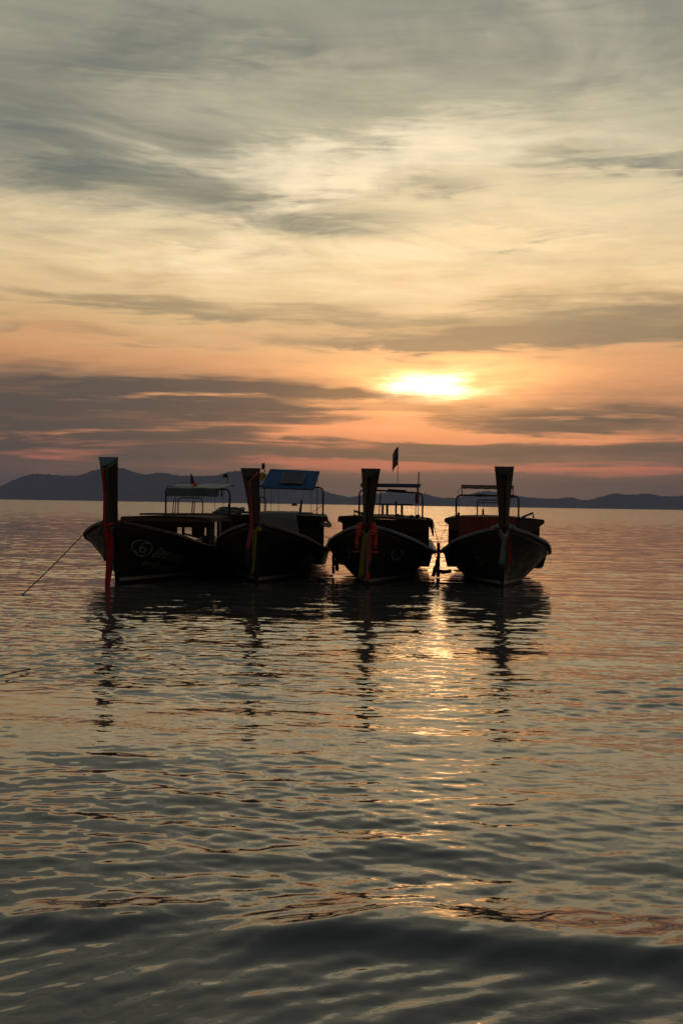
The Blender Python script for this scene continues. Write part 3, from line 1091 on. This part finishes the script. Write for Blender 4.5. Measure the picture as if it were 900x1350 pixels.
r1 = Bundle(b1, 'prow_ribbons', 'crimson and green cloth ribbons trailing from tall prow down to the water', 'ribbons')
pf = b1.prow_pt
p_top = pf(0.97, 0, 1.12)
p_mid = pf(0.5, 0, 1.14)
p_low = pf(0.1, 0, 1.25)
r1.strip('streamer', [(p_top.x + 0.015, p_top.y - 0.01, p_top.z - 0.02, 0.05), (p_mid.x + 0.01, p_mid.y - 0.015, p_mid.z, 0.05), (p_low.x, p_low.y - 0.03, p_low.z, 0.06),
                      (-0.02, -0.50, 0.75, 0.06)], RED, seed=1, crumple=0.004)
r1.strip('streamer', [(p_top.x + 0.07, p_top.y + 0.02, p_top.z - 0.02, 0.035), (p_mid.x + 0.055, p_mid.y + 0.01, p_mid.z, 0.035), (p_low.x + 0.05, p_low.y, p_low.z, 0.05)],
         GREEN, seed=2, crumple=0.004)
r1.strip('streamer', [(p_low.x - 0.05, p_low.y - 0.03, p_low.z - 0.02, 0.05), (-0.06, -0.50, 0.8, 0.055), (-0.07, -0.50, 0.48, 0.05)], GREEN, seed=3)
r1.strip('streamer', [(0.03, -0.47, 1.12, 0.07), (0.03, -0.50, 0.8, 0.13), (0.02, -0.51, 0.4, 0.12), (0.0, -0.52, 0.05, 0.11), (0.0, -0.52, -0.06, 0.10)], RED, seed=4, crumple=0.02)
r1.strip('streamer', [(0.08, -0.46, 1.10, 0.03), (0.09, -0.485, 0.7, 0.035), (0.07, -0.50, 0.25, 0.03)], NAVY, seed=5)
r1.wrap(0.12, RED, 0.07)
r1.wrap(0.06, TEAL, 0.05)
tr = [pf(0.99, -0.98, 0.97), pf(0.99, 0.98, 0.97), pf(0.99, 1.0, 0.0)]
r1.strip('top_band', [tuple(pf(0.93, 0.0, 1.12)) + (0.07,), tuple(pf(0.95, 1.08, 0.8)) + (0.07,), tuple(pf(0.97, 1.06, 0.05)) + (0.07,)], GREEN, wv=(0, 0, 1), seed=6, crumple=0.002)
# rope from the bow down to its anchor
A = b1.w(b1.pt_hull(0.75, 0.97, -1)) + Vector((-0.04, -0.03, 0.02))
Bp = Vector((-5.50, 18.95, -0.14))
pts = []
for k in range(15):
    t = k / 14
    p = A.lerp(Bp, t)
    p.z -= 0.03 * math.sin(math.pi * t)
    pts.append(p)
mbk = MB().tube([p - A for p in pts], 0.011, 6)
ro = mbk.build('mooring_rope', ROPE)
ro.location = A
tag(ro, 'taut rope running from the lettered boat down into the sea', 'rope')
flag(b1, (-0.28, 5.75, 2.06), 0.30, 0.10, 0.22, 'furled dark red flag beside the orange beacon', [REDCLOTH2], droop=1.4, side=1)
flag(b1, (0.62, 5.93, 2.08), 0.30, 0.12, 0.09, 'short black pennant at the end of the pale awning', [BLACKCLOTH], droop=0.1)

# ---------------------------------------------------------------- boat with the solar panel
b2 = Boat((-1.72, 23.3, 0), 4.2, 'dark longtail boat with blue canopy and solar panel above its cabin',
          beam=1.21, sheer=0.0, post_top=2.33, hullcol=(0.012, 0.009, 0.008), fore=1.05, lean=-0.08)
b2.cap(PROW)
b2.cabin(3.3, 6.3, 1.15, 1.36, fmat=WOOD, wall_y=(3.6, 4.9), front='thin')
b2.front_curtain(3.5, -0.98, 0.98, 0.42, 1.28)
b2.hoop(4.72, -0.70, 0.92, 1.36, 2.09, dz=-0.03)
b2.hoop(4.9, -0.86, -0.52, 1.36, 1.80, r=0.012, rc=0.05, name='rack_frame')
b2.rod('rack_post', (-0.62, 4.6, 1.36), (-0.62, 4.6, 1.80), 0.016)
b2.rod('rack_post', (-0.68, 4.55, 1.36), (-0.68, 4.55, 1.66), 0.03, WOOD)
# tilted blue sheet with frame
def sheet(p00, p10, p11, p01, n=8, t=0.012, wob=0.008, seed=0):
    rr_ = []
    P = [Vector(p) for p in (p00, p10, p11, p01)]
    nr_ = (P[1] - P[0]).cross(P[3] - P[0]).normalized()
    top, bot = [], []
    for i in range(n + 1):
        rowt = []
        for j in range(n + 1):
            u, v = i / n, j / n
            p = (P[0] * (1 - u) + P[1] * u) * (1 - v) + (P[3] * (1 - u) + P[2] * u) * v
            p = p + nr_ * wob * math.sin(u * 9 + seed) * math.sin(v * 6 + seed)
            rowt.append(p)
        top.append(rowt)
    vsx, fsx = [], []
    for s_ in (0.5, -0.5):
        for row in top:
            vsx += [q + nr_ * t * s_ for q in row]
    k = n + 1
    o2 = k * k
    for i in range(n):
        for j in range(n):
            a = i * k + j
            fsx.append((a, a + 1, a + k + 1, a + k))
            fsx.append((o2 + a, o2 + a + k, o2 + a + k + 1, o2 + a + 1))
    edge = [i * k for i in range(k)] + [n * k + j for j in range(1, k)] + [i * k + n for i in range(n - 1, -1, -1)] + [j for j in range(n - 1, 0, -1)]
    for q in range(len(edge)):
        a, b = edge[q], edge[(q + 1) % len(edge)]
        fsx.append((a, b, o2 + b, o2 + a))
    return MB().add(vsx, fsx)


c00, c10, c11, c01 = (-0.55, 4.36, 2.03), (0.72, 4.36, 2.01), (0.78, 5.2, 2.47), (-0.46, 5.2, 2.51)
aw2 = sheet(c00, c10, c11, c01).build('canopy_sheet', TARPBLUE, b2.root)
for a, b in ((c00, c10), (c10, c11), (c11, c01), (c01, c00)):
    b2.rod('frame_rail', Vector(a) + Vector((0, 0, -0.012)), Vector(b) + Vector((0, 0, -0.012)), 0.014, PIPE, aw2)


def on_sheet(u, v, h=0.0):
    P = [Vector(p) for p in (c00, c10, c11, c01)]
    n = (P[1] - P[0]).cross(P[3] - P[0]).normalized()
    return (P[0] * (1 - u) + P[1] * u) * (1 - v) + (P[3] * (1 - u) + P[2] * u) * v + n * h


sp = sheet(on_sheet(0.34, 0.20, 0.04), on_sheet(0.76, 0.20, 0.04), on_sheet(0.74, 0.74, 0.04), on_sheet(0.32, 0.74, 0.04), n=1, t=0.02, wob=0).build('solar_panel', PANEL, b2.root)
for i in range(2):
    u0, u1 = (0.34, 0.76)
for (ua, va, ub, vb) in ((0.335, 0.19, 0.765, 0.19), (0.765, 0.19, 0.745, 0.75), (0.745, 0.75, 0.315, 0.75), (0.315, 0.75, 0.335, 0.19)):
    b2.rod('panel_frame', on_sheet(ua, va, 0.05), on_sheet(ub, vb, 0.05), 0.012, ALU, sp)
for i in range(1, 8):
    u = i / 8
    b2.rod('cell_line', on_sheet(0.34 + 0.42 * u, 0.20, 0.052), on_sheet(0.32 + 0.42 * u, 0.74, 0.052), 0.003, ALU, sp)
for i in range(1, 4):
    v = 0.20 + 0.54 * i / 4
    b2.rod('cell_line', on_sheet(0.335, v, 0.052), on_sheet(0.755, v, 0.052), 0.003, ALU, sp)
for x, y, zt in ((-0.42, 5.15, 2.47), (0.74, 5.15, 2.43), (-0.5, 4.42, 2.02), (-0.14, 4.42, 2.02), (0.66, 4.42, 2.0), (0.80, 4.42, 2.04)):
    b2.rod('stay_wire', (x, y, 1.37), (x, y, zt), 0.006, ROPE)
b2.rod('stay_wire', (0.62, 4.6, 1.40), (0.92, 4.4, 1.62), 0.006, ROPE)
b2.rod('tiller_stick', (0.30, 5.2, 1.38), (0.34, 5.2, 1.74), [0.035, 0.024], WOOD)
b2.rod('roof_pole', (-0.9, 3.6, 1.43), (0.65, 4.7, 1.42), 0.03, BLUERAIL)
b2.rod('roof_pole', (-1.0, 3.7, 1.42), (0.55, 4.9, 1.42), 0.025, BLUERAIL)
for j in range(4):
    pts = [(1.02 + 0.10 * math.cos(k * 0.55 + j) + 0.03 * j, 3.6 + 0.3 * math.sin(k * 0.55 + j), 1.30 - 0.05 * j + 0.02 * math.sin(k)) for k in range(12)]
    MB().tube(pts, 0.028).build('rope_coil', NET, b2.root, True)
# grey tarp draped from the roof over the front
rr = []
for i in range(13):
    u = i / 12
    row = []
    xs_ = [(-0.42 + 0.80 * u, 4.1, 1.47), (-0.50 + 0.92 * u, 3.35, 1.43), (-0.55 + 1.02 * u, 3.12, 1.28), (-0.62 + 1.16 * u, 2.92, 1.02), (-0.60 + 1.26 * u, 2.62, 0.80 + 0.12 * (1 - u))]
    for j, p in enumerate(xs_):
        fo = 0.018 * math.sin(i * 1.3 + j * 0.8) * (0.3 + j / 4)
        row.append(Vector((p[0], p[1] + fo, p[2] + fo * 0.5)))
    rr.append(row + [q + Vector((0, 0.012, -0.012)) for q in row[::-1]])
MB().loft(rr).build('tarpaulin', TARPGREY, b2.root, True)
b2.motor()
r2 = Bundle(b2, 'prow_ribbons', 'long pink ribbon with olive yellow sash tied round dark flared prow', 'ribbons')
pf = b2.prow_pt
pt, pm_, pl = pf(0.80, -0.1, 1.12), pf(0.45, -0.1, 1.16), pf(0.1, -0.2, 1.25)
r2.strip('streamer', [(pt.x, pt.y - 0.01, pt.z, 0.055), (pm_.x - 0.01, pm_.y - 0.02, pm_.z, 0.06), (pl.x - 0.03, pl.y - 0.03, pl.z, 0.075), (-0.12, -0.47, 0.72, 0.085)], PINK, seed=1, crumple=0.008)
pt2 = pf(0.83, 0.3, 1.10)
r2.strip('streamer', [(pt2.x + 0.02, pt2.y - 0.01, pt2.z, 0.04), (pt2.x + 0.02, pt2.y + 0.07, pt2.z - 0.26, 0.035)], PINK, seed=2, crumple=0.004)
r2.strip('top_band', [tuple(pf(0.86, 0.0, 1.10)) + (0.045,), tuple(pf(0.93, 1.06, 0.85)) + (0.045,), tuple(pf(0.98, 1.06, 0.3)) + (0.045,)], PINK, wv=(0, 0, 1), seed=3, crumple=0.002)
r2.wrap(0.10, YELLOW, 0.10, 0.10)
r2.strip('streamer', [(0.03, -0.46, 1.10, 0.09), (0.02, -0.485, 0.8, 0.08), (0.01, -0.49, 0.4, 0.06), (-0.02, -0.49, 0.22, 0.04)], YELLOW, seed=4, crumple=0.016)
r2.strip('streamer', [(-0.06, -0.45, 1.0, 0.08), (-0.10, -0.465, 0.7, 0.09), (-0.11, -0.47, 0.34, 0.09)], NAVY, seed=5, crumple=0.014)
r2.knot((0.10, -0.44, 1.13), 0.06, YELLOW)
flag(b2, (-0.60, 5.18, 2.45), 0.22, 0.07, 0.16, 'small striped flag above round yellow pennant by the blue canopy', [WHITE, NAVY, REDCLOTH2, WHITE], droop=0.15)
fl = empty('pennant', b2.w((-0.60, 5.15, 2.20)), b2.root.rotation_euler.z)
tag(fl, 'round yellow pennant hanging at the corner of the blue canopy', 'pennant')
rr = []
for i in range(13):
    a = math.pi * i / 12
    rr.append([(-0.05 + 0.07 * math.cos(a) * 0 - 0.065 * math.sin(a), y_, 0.12 + 0.11 * math.cos(a)) for y_ in (-0.004, 0.004)] +
              [(-0.05 + 0.065 * math.sin(a), y_, 0.12 + 0.11 * math.cos(a)) for y_ in (0.004, -0.004)])
MB().loft(rr).build('cloth', cloth('bright_yellow_cloth', (0.50, 0.40, 0.02), 0.4), fl)
MB().tube([(0.02, 0.01, -0.8), (0.02, 0.01, 0.28)], 0.008, 6).build('flagpole', PIPE, fl)

# ---------------------------------------------------------------- boat with garlands
b3 = Boat((0.55, 23.26, 0), 8.0, 'blue railed longtail boat hung with red flower garlands on its prow',
          beam=1.17, sheer=0.0, post_top=2.38, rail=BLUERAIL, hullcol=(0.013, 0.012, 0.012), lean=0.09)
b3.cabin(3.4, 6.9, 1.10, 1.34, fmat=WOOD, front='bracket', tilt=-0.035)
b3.front_curtain(3.50, -0.985, 0.985, 0.40, 1.25)
b3.hoop(4.4, -0.74, 0.80, 1.34, 2.02, dz=-0.06)
mb = MB().box(-0.70, 0.74, 4.30, 4.95, 2.15, 2.175)
aw3 = mb.build('awning', AWNWHITE, b3.root)
MB().box(-0.70, 0.74, 4.27, 4.297, 2.08, 2.165).build('valance', mat('deep_blue_cloth', (0.03, 0.055, 0.12), 0.7, 0.2, 5), aw3)
for x in (-0.66, 0.66):
    b3.rod('awning_strut', (x, 4.42, 2.0), (x, 4.42, 2.15), 0.012)
    b3.rod('awning_strut', (x, 4.9, 1.38), (x, 4.9, 2.15), 0.010)
b3.rod('antenna', (0.69, 4.36, 1.94), (0.70, 4.36, 2.46), 0.016, WOOD)
rr = [[(0.66 + q[0] * w_, 4.33 + q[1] * 0.03, z_) for q in ((-1, -1), (1, -1), (1, 1), (-1, 1))] for z_, w_ in ((1.70, 0.03), (1.78, 0.04), (1.90, 0.035), (1.96, 0.012))]
MB().loft(rr).build('hanging_cloth', REDCLOTH2, b3.root)
b3.rod('bracket', (0.40, 4.38, 2.0), (-0.05, 4.38, 2.02), 0.026)
# after rack
MB().box(-0.50, 0.40, 6.2, 6.7, 1.66, 1.69).build('rack_shelf', WOOD, b3.root)
for x, zz in ((-0.36, 1.66), (-0.24, 1.66), (0.14, 1.66)):
    b3.rod('rack_post', (x, 6.25, 1.36), (x, 6.25, zz), 0.032, WOOD)
b3.rod('rack_post', (0.0, 6.1, 1.36), (0.0, 6.1, 1.76), 0.026, WOOD)
b3.rod('guy_line', (-0.22, 4.42, 2.0), (-0.32, 5.0, 1.40), 0.012, ROPE)
b3.rod('guy_line', (0.62, 4.6, 1.36), (0.62, 4.6, 1.72), 0.010, ROPE)
MB().tube([(-0.74, 3.6, 1.36), (-0.76, 3.6, 1.50), (-0.60, 3.65, 1.45), (-0.38, 3.7, 1.42)], [0.03, 0.035, 0.03, 0.028]).build('anchor_bar', BLACK, b3.root, True)
MB().tube([(-0.50, 3.65, 1.36), (-0.40, 3.66, 1.47), (-0.34, 3.66, 1.38)], 0.025).build('anchor_bar', BLACK, b3.root, True)
for j, (x, y, z_, r_) in enumerate(((0.22, 4.2, 1.42, 0.06), (0.32, 4.3, 1.40, 0.05), (0.56, 4.1, 1.40, 0.06), (0.68, 4.2, 1.42, 0.05), (0.72, 4.15, 1.44, 0.035))):
    rr = []
    for i in range(6):
        a = math.pi * i / 5
        rad = max(0.01, r_ * math.sin(a))
        rr.append([(x + rad * math.cos(k * math.pi / 4) * 1.2, y + rad * math.sin(k * math.pi / 4), z_ - 0.04 - r_ * math.cos(a) * 1.1) for k in range(8)])
    MB().loft(rr).build('roof_bundle', BLACK, b3.root, True)
rr = [[(1.06 + q[0] * w_ + 0.02 * i, 3.45 + q[1] * 0.03, z_) for q in ((-1, -1), (1, -1), (1, 1), (-1, 1))] for i, (z_, w_) in enumerate(((1.26, 0.05), (1.16, 0.055), (1.10, 0.03), (0.95, 0.02)))]
MB().loft(rr).build('hanging_bag', TARPGREY, b3.root)
b3.motor()
for s in (-1, 1):
    decal(b3, 'painted_ring', [ring2d(0, 0, 0.19, 0.13, 0.035, a0=R(-210), a1=R(60))], 0.80, 0.72, s, PALE)
r3 = Bundle(b3, 'prow_ribbons', 'yellow and white sashes knotted round the garlanded prow', 'ribbons')
r3.wrap(0.16, YELLOW, 0.09, 0.22)
r3.wrap(0.13, WHITE, 0.05, 0.24)
r3.strip('streamer', [(-0.01, -0.47, 1.02, 0.08), (-0.03, -0.49, 0.8, 0.085), (-0.05, -0.50, 0.5, 0.095), (-0.07, -0.50, 0.20, 0.11)], YELLOW, seed=2, crumple=0.014)
r3.strip('streamer', [(0.04, -0.46, 1.02, 0.05), (0.05, -0.48, 0.7, 0.05), (0.04, -0.49, 0.3, 0.04), (0.02, -0.49, 0.10, 0.03)], WHITE, seed=3, crumple=0.012)
g3 = Bundle(b3, 'flower_garlands', 'strings of red orange flower heads looped over the prow with yellow sash', 'garlands')
garland(g3, 'garland', [(-0.13, -0.30, 1.28), (-0.17, -0.38, 1.16), (-0.17, -0.42, 1.0), (-0.17, -0.45, 0.86), (-0.17, -0.46, 0.74)], 0.034)
garland(g3, 'garland', [(-0.10, -0.34, 1.26), (-0.12, -0.44, 1.12), (-0.12, -0.46, 0.98)], 0.034)
garland(g3, 'garland', [(-0.24, -0.46, 0.70), (-0.10, -0.47, 0.71)], 0.026)
garland(g3, 'garland', [(0.13, -0.30, 1.28), (0.19, -0.38, 1.16), (0.21, -0.42, 1.0), (0.20, -0.45, 0.86), (0.21, -0.46, 0.74)], 0.036)
garland(g3, 'garland', [(0.11, -0.34, 1.24), (0.16, -0.44, 1.12), (0.14, -0.46, 1.02)], 0.034)
garland(g3, 'garland', [(0.14, -0.46, 0.70), (0.29, -0.47, 0.71)], 0.026)
garland(g3, 'garland', [(0.10, -0.44, 1.02), (0.10, -0.485, 0.8), (0.09, -0.49, 0.55), (0.08, -0.49, 0.42)], 0.03)
garland(g3, 'garland', [(0.07, -0.49, 0.30), (0.07, -0.49, 0.10)], 0.03)
flag(b3, (0.17, 4.6, 2.17), 0.92, 0.13, 0.44, 'tall drooping flag of dark red and white on thin staff', [REDCLOTH2, WHITE, NAVY, WHITE, REDCLOTH2], droop=1.0, side=-1)

# ---------------------------------------------------------------- boat with the rust tarp
b4 = Boat((3.30, 23.2, 0), 4.5, 'dark longtail boat with rust red cloth across its cabin front',
          beam=1.22, sheer=0.0, post_top=2.46, rail=TEALRAIL, hullcol=(0.015, 0.012, 0.010), fore=1.05, lean=-0.03)
b4.cabin(3.4, 7.0, 1.14, 1.37, fmat=BROWN)
b4.front_curtain(3.50, -1.01, 1.01, 0.40, 1.25)
rr = []
for i in range(15):
    u = i / 14
    x = -0.82 + 1.30 * u
    fo = 0.012 * math.sin(i * 1.7)
    rr.append([(x, 3.33 + fo, 0.60), (x, 3.345 + fo, 0.60), (x, 3.35, 1.42), (x, 3.33, 1.42)])
tag(MB().loft(rr).build('front_cloth', TARPRED, b4.root), 'rust red cloth hung across the cabin front')
b4.hoop(4.2, -0.87, 0.62, 1.37, 1.92)
b4.rod('hoop_clamp', (-0.42, 4.17, 1.92), (-0.16, 4.17, 1.92), 0.034)
b4.rod('hoop_clamp', (0.40, 4.17, 1.91), (0.52, 4.17, 1.90), 0.034)
rr = []
for i in range(15):
    u = i / 14
    x = -0.74 + 1.22 * u
    r_ = 0.045 + 0.008 * math.sin(i * 2.1)
    zc = 2.115 - 0.008 * math.sin(u * 3.1)
    rr.append([(x, 4.22 + r_ * math.cos(k * math.pi / 4), zc + r_ * 0.75 * math.sin(k * math.pi / 4)) for k in range(8)])
MB().loft(rr).build('rolled_awning', CANVAS, b4.root, True)
b4.rod('awning_rail', (-0.76, 4.22, 2.155), (0.50, 4.22, 2.15), 0.018)
for x in (-0.74, 0.48):
    b4.rod('awning_strut', (x, 4.21, 1.92), (x, 4.21, 2.16), 0.013)
b4.rod('awning_cord', (-0.86, 4.2, 1.96), (-0.76, 4.22, 2.10), 0.006, ROPE)
b4.rod('awning_cord', (-0.82, 4.2, 1.40), (-0.79, 4.2, 1.90), 0.006, ROPE)
b4.hoop(6.8, -0.26, 0.55, 1.38, 1.83, r=0.018, rc=0.07, name='stern_frame')
b4.rod('stern_rail', (-0.24, 6.8, 1.755), (0.53, 6.8, 1.755), 0.013)
b4.rod('tiller_stick', (-0.12, 6.6, 1.38), (-0.12, 6.6, 1.58), 0.03, WOOD)
b4.rod('awning_cord', (-0.11, 6.6, 1.58), (-0.11, 6.6, 1.80), 0.007, ROPE)
b4.rod('hoop_foot', (-0.84, 4.2, 1.36), (-0.80, 4.2, 1.50), 0.035, WOOD)
MB().box(-0.2, 0.5, 6.0, 6.4, 1.40, 1.43).build('roof_board', BROWN, b4.root)
MB().tube([(0.66, 3.7, 1.41), (0.92, 3.7, 1.52), (0.93, 3.7, 1.40)], 0.026).build('anchor_bar', BLACK, b4.root)
MB().tube([(0.70, 3.75, 1.41), (0.78, 3.75, 1.46), (0.93, 3.75, 1.52)], 0.02).build('anchor_bar', BLACK, b4.root)
MB().tube([(-1.28, 2.4, 0.18), (-1.16, 2.2, 0.17), (-1.02, 2.1, 0.20)], 0.045).build('side_fender', BLACK, b4.root, True)
b4.motor()
for s in (-1, 1):
    decal(b4, 'painted_numeral', [ring2d(0.04, 0.06, 0.06, 0.075, 0.022), ring2d(0, -0.07, 0.085, 0.085, 0.026)], 0.62, 0.66, s, GOLD)
r4 = Bundle(b4, 'prow_ribbons', 'pale grey sash with red and green ribbons knotted low round the prow', 'ribbons')
r4.wrap(0.17, WHITE, 0.06, 0.20)
r4.wrap(0.13, WHITE, 0.05, 0.26)
r4.strip('streamer', [(0.0, -0.47, 1.06, 0.08), (-0.03, -0.49, 0.8, 0.10), (-0.05, -0.50, 0.5, 0.12)], WHITE, seed=1, crumple=0.016)
r4.strip('streamer', [(0.05, -0.475, 1.06, 0.035), (0.05, -0.495, 0.8, 0.04), (0.05, -0.505, 0.48, 0.045)], GREEN, seed=2)
r4.strip('streamer', [(0.09, -0.47, 1.06, 0.025), (0.10, -0.49, 0.8, 0.045), (0.12, -0.50, 0.52, 0.06)], RED, seed=3, crumple=0.01)
r4.strip('streamer', [(0.0, -0.49, 0.54, 0.07), (0.02, -0.495, 0.36, 0.06)], GREEN, seed=4)
r4.strip('streamer', [(0.06, -0.485, 0.54, 0.04), (0.07, -0.49, 0.40, 0.04)], RED, seed=5)
r4.knot((-0.19, -0.10, 1.20), 0.075, WHITE)
r4.knot((0.19, -0.10, 1.22), 0.075, WHITE)

# ---------------------------------------------------------------- fenders and lines between the boats


def fender(boat, x, y, z0, z1, r, label, rope_to, lean=0.0):
    root = empty('fender', boat.w((x, y, z0)))
    tag(root, label, 'fender', 'fenders hung between the boats')
    h = z1 - z0
    rd_ = random.Random(int(z1 * 1000))
    zs = np.linspace(0, h, 9)
    MB().tube([(lean * t / h + 0.006 * math.sin(t * 30), 0, t) for t in zs], [r * (0.85 + 0.25 * rd_.random()) for _ in zs], 10).build('body', BLACK, root, True)
    top = boat.w(rope_to) - root.location
    MB().tube([(lean, 0, h - 0.02), top], 0.008, 6).build('lanyard', ROPE, root)


fender(b2, 1.345, 2.9, 0.06, 0.56, 0.035, 'slim black fender beside the boat with solar panel', (1.27, 2.9, 0.60))
fender(b2, 1.44, 2.7, 0.14, 0.40, 0.045, 'short stubby black fender next to the boat with solar panel', (1.27, 2.7, 0.62))
fender(b3, 1.275, 3.0, 0.03, 0.80, 0.042, 'tall black fender pole hung by cord from garlanded boat', (1.12, 3.38, 1.28))
fender(b3, 1.18, 2.6, 0.06, 0.46, 0.045, 'leaning black fender under the gunwale of garlanded boat', (1.17, 2.6, 0.60), 0.12)


def line(a, b, sag, label, r=0.008, name='tie_rope'):
    a, b = Vector(a), Vector(b)
    pts_ = []
    for k in range(13):
        t = k / 12
        p = a.lerp(b, t) - a
        p.z -= sag * 4 * t * (1 - t)
        pts_.append(p)
    o = MB().tube(pts_, r, 6).build(name, ROPE)
    o.location = a
    tag(o, label, 'rope')


line(b2.w((1.24, 2.9, 0.60)), b3.w((-1.05, 1.7, 0.82)), 0.03, 'short rope tying solar panel boat to the garlanded boat')
line(b2.w((1.0, 3.6, 0.95)), b3.w((-1.0, 3.7, 0.75)), 0.05, 'thin rope strung between the cabins of two middle boats', 0.005)
line(b3.w((1.12, 2.8, 0.62)), b4.w((-1.20, 2.6, 0.60)), 0.06, 'short rope tying garlanded boat to boat with rust cloth')
line(b4.w((-1.10, 3.5, 1.24)), b3.w((1.12, 4.6, 0.55)), 0.03, 'thin cord slanting from rust cloth cabin to garlanded boat', 0.005)
line((-2.97, 10.95, 0.02), (-3.35, 9.3, 0.06), 0.0, 'loose dark rope end lying on the open water', 0.006, 'floating_rope')

# ---------------------------------------------------------------- far boat on the horizon
fb = empty('ferry_boat', ((388 - 450) / 1500 * 900, 900, 0))
tag(fb, 'tiny dark cabin boat far out near the horizon', 'boat')
rr = []
for i in range(9):
    t = i / 8
    hw_ = 0.9 * math.sin(math.pi * min(max(t, 0.06), 0.94)) ** 0.5
    x = -2.6 + 5.2 * t
    zt = 0.8 + 0.5 * abs(t - 0.5) ** 1.5
    rr.append([(x, -hw_, zt), (x, -hw_ * 0.6, -0.3), (x, hw_ * 0.6, -0.3), (x, hw_, zt)])
MB().loft(rr).build('hull', WOOD, fb)
MB().box(-1.8, 1.8, -0.75, 0.75, 0.8, 2.0).build('cabin', WOOD, fb)
MB().box(-2.1, 2.1, -0.9, 0.9, 2.0, 2.12).build('roof', WOOD, fb)
